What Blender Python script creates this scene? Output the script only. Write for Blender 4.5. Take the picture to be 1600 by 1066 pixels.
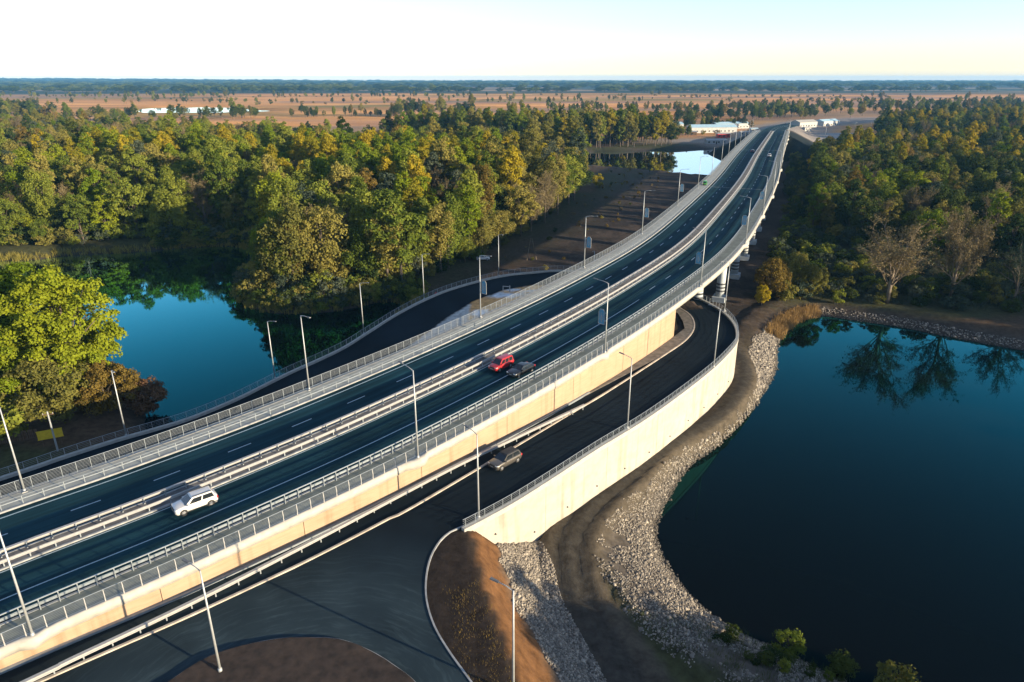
import bpy, math, random
import numpy as np
from mathutils import Vector, Matrix
from mathutils.geometry import delaunay_2d_cdt

for _o in list(bpy.data.objects):
    bpy.data.objects.remove(_o)
scene = bpy.context.scene
COL = scene.collection
R = math.radians

# ------------------------------------------------------------------ camera
CAM_H = 52.0                       # metres above the water (water is z = 0)
cam_d = bpy.data.cameras.new('camera')
cam_d.lens = 24.0
cam_d.sensor_width = 36.0
cam_d.clip_end = 40000.0
cam_d.clip_start = 0.5
cam = bpy.data.objects.new('camera', cam_d)
COL.objects.link(cam)
cam.location = (0, 0, CAM_H)
cam.rotation_euler = (R(90 - 21.067), 0, 0)
scene.camera = cam

# ------------------------------------------------------------------ sky, sun, exposure
SUN_AZ, SUN_EL = -29.0, 11.0        # direction TO the sun, degrees from +x, and height
world = bpy.data.worlds.new('World')
scene.world = world
world.use_nodes = True
nt = world.node_tree
nt.nodes.clear()
w_out = nt.nodes.new('ShaderNodeOutputWorld')
w_bg = nt.nodes.new('ShaderNodeBackground')
w_sky = nt.nodes.new('ShaderNodeTexSky')
w_sky.sky_type = 'NISHITA'
w_sky.sun_disc = False
w_sky.sun_elevation = R(SUN_EL)
w_sky.sun_rotation = R(90 - SUN_AZ)
w_sky.altitude = 100
w_sky.air_density = 1.0
w_sky.dust_density = 0.15
w_sky.ozone_density = 3.0
w_bg.inputs['Strength'].default_value = 0.105
w_wb = nt.nodes.new('ShaderNodeMix'); w_wb.data_type = 'RGBA'; w_wb.blend_type = 'MULTIPLY'
w_wb.inputs[0].default_value = 1.0; w_wb.inputs[7].default_value = (1.03, .975, 1.03, 1)       # cool white balance
nt.links.new(w_sky.outputs['Color'], w_wb.inputs[6])
w_hs = nt.nodes.new('ShaderNodeHueSaturation'); w_hs.inputs['Saturation'].default_value = .8
nt.links.new(w_wb.outputs[2], w_hs.inputs['Color'])
nt.links.new(w_hs.outputs['Color'], w_bg.inputs['Color'])
nt.links.new(w_bg.outputs['Background'], w_out.inputs['Surface'])

sun_d = bpy.data.lights.new('sun', 'SUN')
sun_d.energy = 4.5
sun_d.angle = R(0.5)
sun_d.color = (1.0, 0.81, 0.56)
sun = bpy.data.objects.new('sun', sun_d)
COL.objects.link(sun)
sv = Vector((math.cos(R(SUN_EL)) * math.cos(R(SUN_AZ)), math.cos(R(SUN_EL)) * math.sin(R(SUN_AZ)), math.sin(R(SUN_EL))))
sun.rotation_euler = (-sv).to_track_quat('-Z', 'Y').to_euler()
sun.location = (300, -150, 200)

scene.view_settings.view_transform = 'Standard'
scene.view_settings.look = 'None'
scene.view_settings.exposure = 1.55
scene.view_settings.gamma = 1.0
scene.view_settings.use_curve_mapping = False
scene.render.engine = 'CYCLES'
cy = scene.cycles
cy.max_bounces = 5
cy.diffuse_bounces = 2
cy.glossy_bounces = 3
cy.transmission_bounces = 3
cy.transparent_max_bounces = 6
cy.volume_bounces = 0
cy.sample_clamp_indirect = 4.0
cy.use_denoising = True

# ------------------------------------------------------------------ helpers
def fast_mesh(name, V, F):
    V = np.ascontiguousarray(V, dtype=np.float32)
    F = np.ascontiguousarray(F, dtype=np.int32)
    me = bpy.data.meshes.new(name)
    n, k = F.shape
    me.vertices.add(len(V)); me.vertices.foreach_set('co', V.ravel())
    me.loops.add(n * k); me.loops.foreach_set('vertex_index', F.ravel())
    me.polygons.add(n)
    me.polygons.foreach_set('loop_start', np.arange(0, n * k, k, dtype=np.int32))
    me.polygons.foreach_set('loop_total', np.full(n, k, dtype=np.int32))
    me.update(calc_edges=True)
    return me

def smooth(me):
    me.polygons.foreach_set('use_smooth', np.ones(len(me.polygons), dtype=bool)); me.update()

def obj(name, me, mat=None, parent=None, loc=None, rot=None):
    o = bpy.data.objects.new(name, me)
    COL.objects.link(o)
    if mat is not None and len(me.materials) == 0:
        me.materials.append(mat)
    if parent is not None:
        o.parent = parent
    if loc is not None: o.location = loc
    if rot is not None: o.rotation_euler = rot
    return o

def empty(name, loc=(0, 0, 0), rz=0.0):
    o = bpy.data.objects.new(name, None)
    o.empty_display_size = 0.2
    COL.objects.link(o)
    o.location = loc; o.rotation_euler = (0, 0, rz)
    return o

def tag(o, label, cat, group=None):
    o['label'] = label; o['category'] = cat
    if group: o['group'] = group
    return o

def kind(o, k, label=None):
    o['kind'] = k
    if label: o['label'] = label
    return o

class MB:
    """collects simple shapes into one mesh"""
    def __init__(s): s.v = []; s.f = []
    def add(s, V, F):
        b = len(s.v); s.v += [tuple(map(float, p)) for p in V]; s.f += [tuple(b + i for i in f) for f in F]; return s
    def box(s, x0, x1, y0, y1, z0, z1):
        return s.add([(x0,y0,z0),(x1,y0,z0),(x1,y1,z0),(x0,y1,z0),(x0,y0,z1),(x1,y0,z1),(x1,y1,z1),(x0,y1,z1)],
                     [(3,2,1,0),(4,5,6,7),(0,1,5,4),(1,2,6,5),(2,3,7,6),(3,0,4,7)])
    def tube(s, pts, radii, n=8, cap=True):
        pts = [Vector(p) for p in pts]; rings = []
        for i, p in enumerate(pts):
            t = (pts[min(i+1, len(pts)-1)] - pts[max(i-1, 0)]).normalized()
            a = Vector((0,0,1)) if abs(t.z) < .9 else Vector((1,0,0))
            u = t.cross(a).normalized(); w = t.cross(u)
            r = radii[i] if hasattr(radii, '__len__') else radii
            rings.append([p + (u*math.cos(2*math.pi*k/n) + w*math.sin(2*math.pi*k/n))*r for k in range(n)])
        V = [q for rg in rings for q in rg]; F = []
        for i in range(len(pts)-1):
            for k in range(n):
                F.append((i*n+k, i*n+(k+1)%n, (i+1)*n+(k+1)%n, (i+1)*n+k))
        if cap:
            F.append(tuple(range(n))[::-1]); F.append(tuple((len(pts)-1)*n+k for k in range(n)))
        return s.add(V, F)
    def mesh(s, name, sm=False):
        me = bpy.data.meshes.new(name); me.from_pydata(s.v, [], s.f); me.update()
        if sm: smooth(me)
        return me
    def build(s, name, mat, parent=None, sm=False, loc=None, rot=None):
        return obj(name, s.mesh(name, sm), mat, parent, loc, rot)

def crs(P, n=10):
    """Catmull-Rom samples through the points P"""
    P = np.asarray(P, float)
    Q = np.vstack([2*P[0]-P[1], P, 2*P[-1]-P[-2]]); out = []
    t = np.linspace(0, 1, n, endpoint=False)[:, None]
    for i in range(1, len(Q)-2):
        a, b, c, d = Q[i-1], Q[i], Q[i+1], Q[i+2]
        out.append(.5*((2*b)+(-a+c)*t+(2*a-5*b+4*c-d)*t**2+(-a+3*b-3*c+d)*t**3))
    out.append(P[-1:])
    return np.vstack(out)

def arclen(P):
    return np.r_[0, np.cumsum(np.linalg.norm(np.diff(P[:, :2], axis=0), axis=1))]

def resample(P, step):
    s = arclen(P); n = max(2, int(round(s[-1]/step))+1); q = np.linspace(0, s[-1], n)
    return np.stack([np.interp(q, s, P[:, i]) for i in range(P.shape[1])], 1)

def normals2(P):
    t = np.gradient(P[:, :2], axis=0); t /= np.linalg.norm(t, axis=1)[:, None] + 1e-9
    return np.stack([t[:, 1], -t[:, 0]], 1)          # to the right of travel

def sweep_vf(P, prof, closed=True, caps=True):
    """prof: (offset to the right, dz) around the section"""
    P = np.asarray(P, float); n2 = normals2(P); m = len(prof)
    V = np.empty((len(P), m, 3))
    for j, (o, dz) in enumerate(prof):
        V[:, j, :2] = P[:, :2] + n2*o; V[:, j, 2] = P[:, 2] + dz
    i = np.arange(len(P)-1)[:, None]*m; k = np.arange(m if closed else m-1)[None, :]; k2 = (k+1) % m
    F = np.stack([i+k, i+m+k, i+m+k2, i+k2], -1).reshape(-1, 4)
    return V.reshape(-1, 3), F, m, len(P)

def sweep(name, P, prof, mat, parent=None, closed=True, sm=False):
    V, F, m, n = sweep_vf(P, prof, closed)
    if closed:
        mb = bpy.data.meshes.new(name)
        fl = [tuple(f) for f in F.tolist()]
        fl.append(tuple(range(m))); fl.append(tuple((n-1)*m + k for k in range(m))[::-1])
        mb.from_pydata(V.tolist(), [], fl); mb.update()
    else:
        mb = fast_mesh(name, V, F)
    if sm: smooth(mb)
    return obj(name, mb, mat, parent)

def box_prof(o0, o1, z0, z1):
    return [(o0, z0), (o0, z1), (o1, z1), (o1, z0)]

def poly_dist(X, Y, P):
    """unsigned distance to polyline, nearest arc position, and side (+ = left of travel)"""
    P = np.asarray(P, float); best = np.full(X.shape, 1e18); side = np.zeros(X.shape); sa = np.zeros(X.shape)
    s = arclen(P)
    for i in range(len(P)-1):
        ax, ay = P[i, :2]; bx, by = P[i+1, :2]; dx, dy = bx-ax, by-ay; L2 = dx*dx+dy*dy
        if L2 < 1e-12: continue
        t = np.clip(((X-ax)*dx+(Y-ay)*dy)/L2, 0, 1)
        px, py = ax+t*dx, ay+t*dy; d = (X-px)**2+(Y-py)**2; m = d < best
        best = np.where(m, d, best)
        side = np.where(m, np.sign(dx*(Y-ay)-dy*(X-ax)), side)
        sa = np.where(m, s[i]+t*(s[i+1]-s[i]), sa)
    return np.sqrt(best), side, sa

def inside(X, Y, P):
    c = np.zeros(np.shape(X), bool); n = len(P)
    for i in range(n):
        x0, y0 = P[i][:2]; x1, y1 = P[(i+1) % n][:2]
        if y0 == y1: continue
        c ^= ((y0 > Y) != (y1 > Y)) & (X < (x1-x0)*(Y-y0)/(y1-y0)+x0)
    return c

def signed(X, Y, P):
    """+ inside the closed polygon"""
    Q = np.vstack([np.asarray(P)[:, :2], np.asarray(P)[:1, :2]])
    d, _, _ = poly_dist(X, Y, Q)
    return np.where(inside(X, Y, P), d, -d)

def sstep(a, b, x):
    t = np.clip((x-a)/(b-a), 0, 1); return t*t*(3-2*t)

_rs = np.random.RandomState(5)
_lat = _rs.rand(64, 64)
def vnoise(x, y):
    x = np.asarray(x, float); y = np.asarray(y, float)
    i = np.floor(x).astype(int); j = np.floor(y).astype(int); f = x-i; g = y-j
    f = f*f*(3-2*f); g = g*g*(3-2*g)
    a = _lat[i % 64, j % 64]; b = _lat[(i+1) % 64, j % 64]; c = _lat[i % 64, (j+1) % 64]; d = _lat[(i+1) % 64, (j+1) % 64]
    return (a*(1-f)+b*f)*(1-g)+(c*(1-f)+d*f)*g
def fbm(x, y, o=4):
    v = 0; a = .5; q = 0
    for k in range(o):
        v = v+a*vnoise(x*2**k+17*k, y*2**k+5*k); q += a; a *= .5
    return v/q

# ------------------------------------------------------------------ materials
def mat_new(name):
    m = bpy.data.materials.new(name); m.use_nodes = True
    n = m.node_tree.nodes; l = m.node_tree.links
    return m, n, l, n['Principled BSDF']

def rgba(c): return (c[0], c[1], c[2], 1.0)

def mat_plain(name, c, rough=.6, metal=0.0, var=.12, scale=3.0, spec=.4, bump=0.0, coat=0.0):
    """colour with procedural mottling"""
    m, n, l, b = mat_new(name)
    tc = n.new('ShaderNodeTexCoord'); no = n.new('ShaderNodeTexNoise'); no.inputs['Scale'].default_value = scale; no.inputs['Detail'].default_value = 6
    l.new(tc.outputs['Object'], no.inputs['Vector'])
    rp = n.new('ShaderNodeValToRGB')
    rp.color_ramp.elements[0].position = .3; rp.color_ramp.elements[1].position = .7
    rp.color_ramp.elements[0].color = rgba([x*(1-var) for x in c]); rp.color_ramp.elements[1].color = rgba([min(1, x*(1+var)) for x in c])
    l.new(no.outputs['Fac'], rp.inputs['Fac']); l.new(rp.outputs['Color'], b.inputs['Base Color'])
    b.inputs['Roughness'].default_value = rough; b.inputs['Metallic'].default_value = metal
    b.inputs['Specular IOR Level'].default_value = spec
    if coat: b.inputs['Coat Weight'].default_value = coat; b.inputs['Coat Roughness'].default_value = .05
    if bump:
        bp = n.new('ShaderNodeBump'); bp.inputs['Strength'].default_value = bump; bp.inputs['Distance'].default_value = .05
        l.new(no.outputs['Fac'], bp.inputs['Height']); l.new(bp.outputs['Normal'], b.inputs['Normal'])
    return m

M = {}
M['steel'] = mat_plain('galvanised_steel', (.33, .37, .39), .45, .5, .15, 4)
M['rail_white'] = mat_plain('white_rail_paint', (.30, .30, .29), .5, 0, .10, 3)
M['rail_grey'] = mat_plain('grey_rail_paint', (.22, .25, .27), .5, .2, .12, 3)
M['lamp_grey'] = mat_plain('lamp_galvanised', (.36, .38, .38), .5, .4, .1, 2)
M['lamp_head'] = mat_plain('lamp_head_dark', (.10, .11, .12), .5, .2, .1, 5)
M['coping'] = mat_plain('pale_concrete_coping', (.33, .32, .285), .8, 0, .12, 1.5)
M['concrete'] = mat_plain('grey_concrete', (.40, .40, .38), .85, 0, .18, .9, bump=.1)
M['pale_concrete'] = mat_plain('pale_pier_concrete', (.38, .42, .43), .8, 0, .12, .8)
M['dark_stripe'] = mat_plain('dark_stripe_paint', (.05, .055, .06), .7, 0, .2, 2)
M['kerb'] = mat_plain('kerb_concrete', (.24, .25, .25), .85, 0, .25, 1.4)
M['marking'] = mat_plain('road_marking_paint', (.34, .43, .46), .6, 0, .18, 5)
M['rubber'] = mat_plain('tyre_rubber', (.02, .02, .02), .8, 0, .2, 9)

def mat_asphalt(name, c=(.008, .033, .045), dust=None, dustc=(.036, .056, .064)):
    m, n, l, b = mat_new(name)
    geo = n.new('ShaderNodeNewGeometry')
    big = n.new('ShaderNodeTexNoise'); big.inputs['Scale'].default_value = .12; big.inputs['Detail'].default_value = 5
    fine = n.new('ShaderNodeTexNoise'); fine.inputs['Scale'].default_value = 9; fine.inputs['Detail'].default_value = 8
    l.new(geo.outputs['Position'], big.inputs['Vector']); l.new(geo.outputs['Position'], fine.inputs['Vector'])
    r1 = n.new('ShaderNodeValToRGB'); r1.color_ramp.elements[0].color = rgba([x*.8 for x in c]); r1.color_ramp.elements[1].color = rgba([x*1.3 for x in c])
    r1.color_ramp.elements[0].position = .35; r1.color_ramp.elements[1].position = .7
    l.new(big.outputs['Fac'], r1.inputs['Fac'])
    mx = n.new('ShaderNodeMix'); mx.data_type = 'RGBA'; mx.blend_type = 'MULTIPLY'; mx.inputs[0].default_value = .5
    r2 = n.new('ShaderNodeValToRGB'); r2.color_ramp.elements[0].color = (.6,.6,.6,1); r2.color_ramp.elements[1].color = (1.25,1.25,1.25,1)
    l.new(fine.outputs['Fac'], r2.inputs['Fac']); l.new(r1.outputs['Color'], mx.inputs[6]); l.new(r2.outputs['Color'], mx.inputs[7])
    col = mx.outputs[2]
    if dust:
        cx, cy_ = dust                                  # dusty turning tracks round the traffic island
        sub = n.new('ShaderNodeVectorMath'); sub.operation = 'SUBTRACT'; sub.inputs[1].default_value = (cx, cy_, 0)
        l.new(geo.outputs['Position'], sub.inputs[0])
        sx = n.new('ShaderNodeSeparateXYZ'); l.new(sub.outputs[0], sx.inputs[0])
        cb = n.new('ShaderNodeCombineXYZ'); l.new(sx.outputs[0], cb.inputs[0]); l.new(sx.outputs[1], cb.inputs[1])
        ln = n.new('ShaderNodeVectorMath'); ln.operation = 'LENGTH'; l.new(cb.outputs[0], ln.inputs[0])
        at = n.new('ShaderNodeMath'); at.operation = 'ARCTAN2'; l.new(sx.outputs[1], at.inputs[0]); l.new(sx.outputs[0], at.inputs[1])
        a2 = n.new('ShaderNodeMath'); a2.operation = 'MULTIPLY'; a2.inputs[1].default_value = 3.2; l.new(at.outputs[0], a2.inputs[0])
        wn = n.new('ShaderNodeTexNoise'); wn.inputs['Scale'].default_value = .22; wn.inputs['Detail'].default_value = 4; l.new(geo.outputs['Position'], wn.inputs['Vector'])
        wa = n.new('ShaderNodeMath'); wa.operation = 'MULTIPLY_ADD'; wa.inputs[1].default_value = 2.0; l.new(wn.outputs['Fac'], wa.inputs[0]); l.new(ln.outputs['Value'], wa.inputs[2])
        l2 = n.new('ShaderNodeMath'); l2.operation = 'MULTIPLY'; l2.inputs[1].default_value = 2.6; l.new(wa.outputs[0], l2.inputs[0])
        pc = n.new('ShaderNodeCombineXYZ'); l.new(l2.outputs[0], pc.inputs[0]); l.new(a2.outputs[0], pc.inputs[1])
        st = n.new('ShaderNodeTexNoise'); st.inputs['Scale'].default_value = 1.0; st.inputs['Detail'].default_value = 7; st.inputs['Roughness'].default_value = .7
        l.new(pc.outputs[0], st.inputs['Vector'])
        r3 = n.new('ShaderNodeValToRGB'); r3.color_ramp.elements[0].position = .50; r3.color_ramp.elements[1].position = .82
        l.new(st.outputs['Fac'], r3.inputs['Fac'])
        # the dust lies where lorries turn: a ring around the island
        mr = n.new('ShaderNodeMapRange'); mr.inputs['From Min'].default_value = 25; mr.inputs['From Max'].default_value = 15; mr.inputs['To Min'].default_value = 0; mr.inputs['To Max'].default_value = 1
        mr.interpolation_type = 'SMOOTHSTEP'
        l.new(ln.outputs['Value'], mr.inputs['Value'])
        mm = n.new('ShaderNodeMath'); mm.operation = 'MULTIPLY'; l.new(r3.outputs['Color'], mm.inputs[0]); l.new(mr.outputs[0], mm.inputs[1])
        ad = n.new('ShaderNodeMath'); ad.operation = 'MULTIPLY_ADD'; l.new(mr.outputs[0], ad.inputs[0]); l.new(wn.outputs['Fac'], ad.inputs[1]); l.new(mm.outputs[0], ad.inputs[2]); ad.use_clamp = True
        m2 = n.new('ShaderNodeMix'); m2.data_type = 'RGBA'; l.new(ad.outputs[0], m2.inputs[0]); l.new(col, m2.inputs[6]); m2.inputs[7].default_value = rgba(dustc)
        col = m2.outputs[2]
    l.new(col, b.inputs['Base Color'])
    b.inputs['Roughness'].default_value = .9; b.inputs['Specular IOR Level'].default_value = .06
    bp = n.new('ShaderNodeBump'); bp.inputs['Strength'].default_value = .25; bp.inputs['Distance'].default_value = .02
    l.new(fine.outputs['Fac'], bp.inputs['Height']); l.new(bp.outputs['Normal'], b.inputs['Normal'])
    return m
def wheel_tracks(m):
    """wheel paths, patches and stains that run along the lanes; 'lane' holds (offset, distance along)"""
    n = m.node_tree.nodes; l = m.node_tree.links; b = n['Principled BSDF']; src = b.inputs['Base Color'].links[0].from_socket
    at = n.new('ShaderNodeAttribute'); at.attribute_name = 'lane'
    mp_ = n.new('ShaderNodeMapping'); mp_.inputs['Scale'].default_value = (1.1, .016, 1); l.new(at.outputs['Vector'], mp_.inputs['Vector'])
    no = n.new('ShaderNodeTexNoise'); no.inputs['Scale'].default_value = 1.0; no.inputs['Detail'].default_value = 7; no.inputs['Roughness'].default_value = .62; l.new(mp_.outputs[0], no.inputs['Vector'])
    r = n.new('ShaderNodeValToRGB'); r.color_ramp.elements[0].position = .32; r.color_ramp.elements[1].position = .68; r.color_ramp.elements[0].color = (.55,.55,.55,1); r.color_ramp.elements[1].color = (1.5,1.45,1.4,1)
    l.new(no.outputs['Fac'], r.inputs['Fac'])
    mx = n.new('ShaderNodeMix'); mx.data_type = 'RGBA'; mx.blend_type = 'MULTIPLY'; mx.inputs[0].default_value = 1; l.new(src, mx.inputs[6]); l.new(r.outputs['Color'], mx.inputs[7]); l.new(mx.outputs[2], b.inputs['Base Color'])
M['asphalt'] = mat_asphalt('asphalt_main'); wheel_tracks(M['asphalt'])
M['asphalt_ramp'] = mat_asphalt('asphalt_ramp', (.008, .014, .019))
M['asphalt_junction'] = mat_asphalt('asphalt_junction', (.008, .014, .019), dust=(-15.5, 33.0))

def mat_wall(name, c, streak, sc=(.25, .25, 3.0)):
    m, n, l, b = mat_new(name)
    geo = n.new('ShaderNodeNewGeometry'); mp = n.new('ShaderNodeMapping'); mp.inputs['Scale'].default_value = sc
    l.new(geo.outputs['Position'], mp.inputs['Vector'])
    a = n.new('ShaderNodeTexNoise'); a.inputs['Scale'].default_value = 1.6; a.inputs['Detail'].default_value = 8; a.inputs['Roughness'].default_value = .65
    l.new(mp.outputs[0], a.inputs['Vector'])
    g = n.new('ShaderNodeTexNoise'); g.inputs['Scale'].default_value = .35; g.inputs['Detail'].default_value = 6
    l.new(geo.outputs['Position'], g.inputs['Vector'])
    r = n.new('ShaderNodeValToRGB'); r.color_ramp.elements[0].position = .36; r.color_ramp.elements[1].position = .58
    r.color_ramp.elements[0].color = rgba(streak); r.color_ramp.elements[1].color = rgba(c)
    l.new(a.outputs['Fac'], r.inputs['Fac'])
    r2 = n.new('ShaderNodeValToRGB'); r2.color_ramp.elements[0].color = (.86,.84,.80,1); r2.color_ramp.elements[1].color = (1.08,1.08,1.08,1)
    l.new(g.outputs['Fac'], r2.inputs['Fac'])
    mx = n.new('ShaderNodeMix'); mx.data_type = 'RGBA'; mx.blend_type = 'MULTIPLY'; mx.inputs[0].default_value = 1
    l.new(r.outputs['Color'], mx.inputs[6]); l.new(r2.outputs['Color'], mx.inputs[7])
    mv = n.new('ShaderNodeMapping'); mv.inputs['Scale'].default_value = (1.1, 1.1, .07); l.new(geo.outputs['Position'], mv.inputs['Vector'])
    vs = n.new('ShaderNodeTexNoise'); vs.inputs['Scale'].default_value = 1.0; vs.inputs['Detail'].default_value = 6; l.new(mv.outputs[0], vs.inputs['Vector'])      # run-off streaks
    vr = n.new('ShaderNodeValToRGB'); vr.color_ramp.elements[0].position = .30; vr.color_ramp.elements[1].position = .48; vr.color_ramp.elements[0].color = (.72, .69, .64, 1); vr.color_ramp.elements[1].color = (1, 1, 1, 1)
    l.new(vs.outputs['Fac'], vr.inputs['Fac'])
    m3 = n.new('ShaderNodeMix'); m3.data_type = 'RGBA'; m3.blend_type = 'MULTIPLY'; m3.inputs[0].default_value = .8; l.new(mx.outputs[2], m3.inputs[6]); l.new(vr.outputs['Color'], m3.inputs[7])
    l.new(m3.outputs[2], b.inputs['Base Color']); b.inputs['Roughness'].default_value = .9; b.inputs['Specular IOR Level'].default_value = .15
    bp = n.new('ShaderNodeBump'); bp.inputs['Strength'].default_value = .2; bp.inputs['Distance'].default_value = .03
    l.new(a.outputs['Fac'], bp.inputs['Height']); l.new(bp.outputs['Normal'], b.inputs['Normal'])
    return m
M['wall_beige'] = mat_wall('beige_rendered_wall', (.345, .255, .175), (.315, .22, .145))
M['wall_white'] = mat_wall('cream_painted_wall', (.36, .335, .29), (.325, .295, .25), (.4, .4, .6))

def mat_ground():
    m, n, l, b = mat_new('ground_soil_and_grass')
    at = n.new('ShaderNodeAttribute'); at.attribute_name = 'Col'
    geo = n.new('ShaderNodeNewGeometry')
    a = n.new('ShaderNodeTexNoise'); a.inputs['Scale'].default_value = .9; a.inputs['Detail'].default_value = 10; a.inputs['Roughness'].default_value = .68
    l.new(geo.outputs['Position'], a.inputs['Vector'])
    r = n.new('ShaderNodeValToRGB'); r.color_ramp.elements[0].position = .3; r.color_ramp.elements[1].position = .72
    r.color_ramp.elements[0].color = (.45,.45,.45,1); r.color_ramp.elements[1].color = (1.5,1.5,1.5,1)
    l.new(a.outputs['Fac'], r.inputs['Fac'])
    mx = n.new('ShaderNodeMix'); mx.data_type = 'RGBA'; mx.blend_type = 'MULTIPLY'; mx.inputs[0].default_value = .85
    l.new(at.outputs['Color'], mx.inputs[6]); l.new(r.outputs['Color'], mx.inputs[7])
    l.new(mx.outputs[2], b.inputs['Base Color']); b.inputs['Roughness'].default_value = .95; b.inputs['Specular IOR Level'].default_value = .1
    bp = n.new('ShaderNodeBump'); bp.inputs['Strength'].default_value = .6; bp.inputs['Distance'].default_value = .18
    l.new(a.outputs['Fac'], bp.inputs['Height']); l.new(bp.outputs['Normal'], b.inputs['Normal'])
    return m
M['ground'] = mat_ground()

def mat_water():
    m = bpy.data.materials.new('pond_water'); m.use_nodes = True; n = m.node_tree.nodes; l = m.node_tree.links; n.clear()
    out = n.new('ShaderNodeOutputMaterial'); geo = n.new('ShaderNodeNewGeometry')
    a = n.new('ShaderNodeTexNoise'); a.inputs['Scale'].default_value = .35; a.inputs['Detail'].default_value = 3
    l.new(geo.outputs['Position'], a.inputs['Vector'])
    bp = n.new('ShaderNodeBump'); bp.inputs['Strength'].default_value = .018; bp.inputs['Distance'].default_value = .1
    l.new(a.outputs['Fac'], bp.inputs['Height'])
    fr = n.new('ShaderNodeFresnel'); fr.inputs['IOR'].default_value = 1.22; l.new(bp.outputs['Normal'], fr.inputs['Normal'])
    pw = n.new('ShaderNodeMath'); pw.operation = 'POWER'; pw.inputs[1].default_value = 1.75; l.new(fr.outputs[0], pw.inputs[0])
    ml = n.new('ShaderNodeMath'); ml.operation = 'MULTIPLY'; ml.inputs[1].default_value = 10.5; ml.use_clamp = True; l.new(pw.outputs[0], ml.inputs[0])
    d = n.new('ShaderNodeBsdfDiffuse'); d.inputs['Color'].default_value = (.0030, .0030, .0032, 1)
    g = n.new('ShaderNodeBsdfGlossy'); g.inputs['Roughness'].default_value = .03; gc = n.new('ShaderNodeMix'); gc.data_type = 'RGBA'; gc.inputs[6].default_value = (.08, .86, .96, 1); gc.inputs[7].default_value = (.9, .97, 1, 1); g2 = n.new('ShaderNodeMath'); g2.operation = 'POWER'; g2.inputs[1].default_value = 2.2; l.new(ml.outputs[0], g2.inputs[0]); l.new(g2.outputs[0], gc.inputs[0]); l.new(gc.outputs[2], g.inputs['Color'])   # teal tint put into the reflection, fading to near white at grazing angles
    l.new(bp.outputs['Normal'], g.inputs['Normal'])
    mx = n.new('ShaderNodeMixShader'); l.new(ml.outputs[0], mx.inputs[0]); l.new(d.outputs[0], mx.inputs[1]); l.new(g.outputs[0], mx.inputs[2]); l.new(mx.outputs[0], out.inputs['Surface'])
    return m
M['water'] = mat_water()
# ------------------------------------------------------------------ main road alignment
KN = np.array([(-80.8,21.5,7.6),(-51.1,48.1,9.9),(-35.6,60.9,10.9),(-19.3,75.1,12.4),(.5,96.6,14.0),(20.5,123.6,15.1),(40.2,156.7,15.6),
               (61.3,202.1,16.1),(88.5,266.1,16.3),(121.5,350.0,16.3),(165.9,461.4,15.2),(217.7,591.4,12.3),(262,690,8.4),(318,795,5.4),(385,870,4.2),(500,935,3.6),(700,990,3.4)])
MAIN = crs(KN, 20)
MS = arclen(MAIN)
MN = normals2(MAIN)
S_ABUT, S_FAR = 140.0, 560.0
def mp(s, off=0.0, dz=0.0):
    s = np.atleast_1d(np.asarray(s, float))
    x, y, z = (np.interp(s, MS, MAIN[:, i]) for i in range(3)); nx = np.interp(s, MS, MN[:, 0]); ny = np.interp(s, MS, MN[:, 1])
    q = np.sqrt(nx*nx+ny*ny); return np.stack([x+nx/q*off, y+ny/q*off, z+dz], 1)
def mline(s0, s1, off=0.0, dz=0.0, step=1.5):
    """a line along the road, sampled closely near the camera and loosely far off"""
    out = [s0]
    while out[-1] < s1-.05: out.append(min(s1, out[-1]+max(step, (out[-1]-150)*.012)))
    return mp(np.array(out), off, dz)
def heading(s):
    n_ = mp([s-.5, s+.5]); d = n_[1]-n_[0]; return math.atan2(d[1], d[0])
S0, S1 = 8.0, 960.0

# ramp heights along the near wall, and on the far side
def RZ(x, y):
    u = .69*np.asarray(x)+.727*np.asarray(y)
    return np.interp(u, [15, 24, 36, 65, 104], [8.35, 8.55, 9.30, 9.55, 9.15])

# outer edge of the U-shaped ramp: near side, under the bridge, far side (x, y, z)
OUT = np.array([(-5.1,57.7,9.3),(-3.9,58.7,9.33),(0,62.3,9.4),(4.4,67.0,9.45),(10.2,73.4,9.5),(17,80.6,9.5),(24,89,9.45),(31.1,98.3,9.35),(35.6,105,9.3),
                (38.2,109.5,9.25),(40.0,114.2,9.2),(41.1,119.5,9.15),(41.2,125.6,9.1),(40.2,131.7,9.0),(38.4,136.5,8.95),(35,142,8.9),(29.5,148.5,8.85),(22,154.5,8.8),(12.2,158.3,8.75),
                (4.5,157.0,8.6),(-1.5,155,8.5),(-7.4,150.6,8.4),(-14,144,8.2),(-18.9,136.6,8.0),(-23.0,128.4,7.8),(-26.3,120,7.6),(-29.5,112.3,7.3),(-32.6,107.1,7.1),(-36.4,101.4,6.9),
                (-41.3,92.5,6.7),(-45.5,86.7,6.6),(-48.8,83.8,6.5),(-53,80.3,6.5),(-57.3,76,6.5),(-61.9,71,6.5),(-80,53,6.5),(-110,26,6.5)])
OUTC = crs(OUT, 8)
OUTS = arclen(OUTC)
def out_s(pt): return float(OUTS[np.argmin(np.hypot(OUTC[:, 0]-pt[0], OUTC[:, 1]-pt[1]))])
S_WALL_END = out_s((38.4, 136.5))
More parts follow.
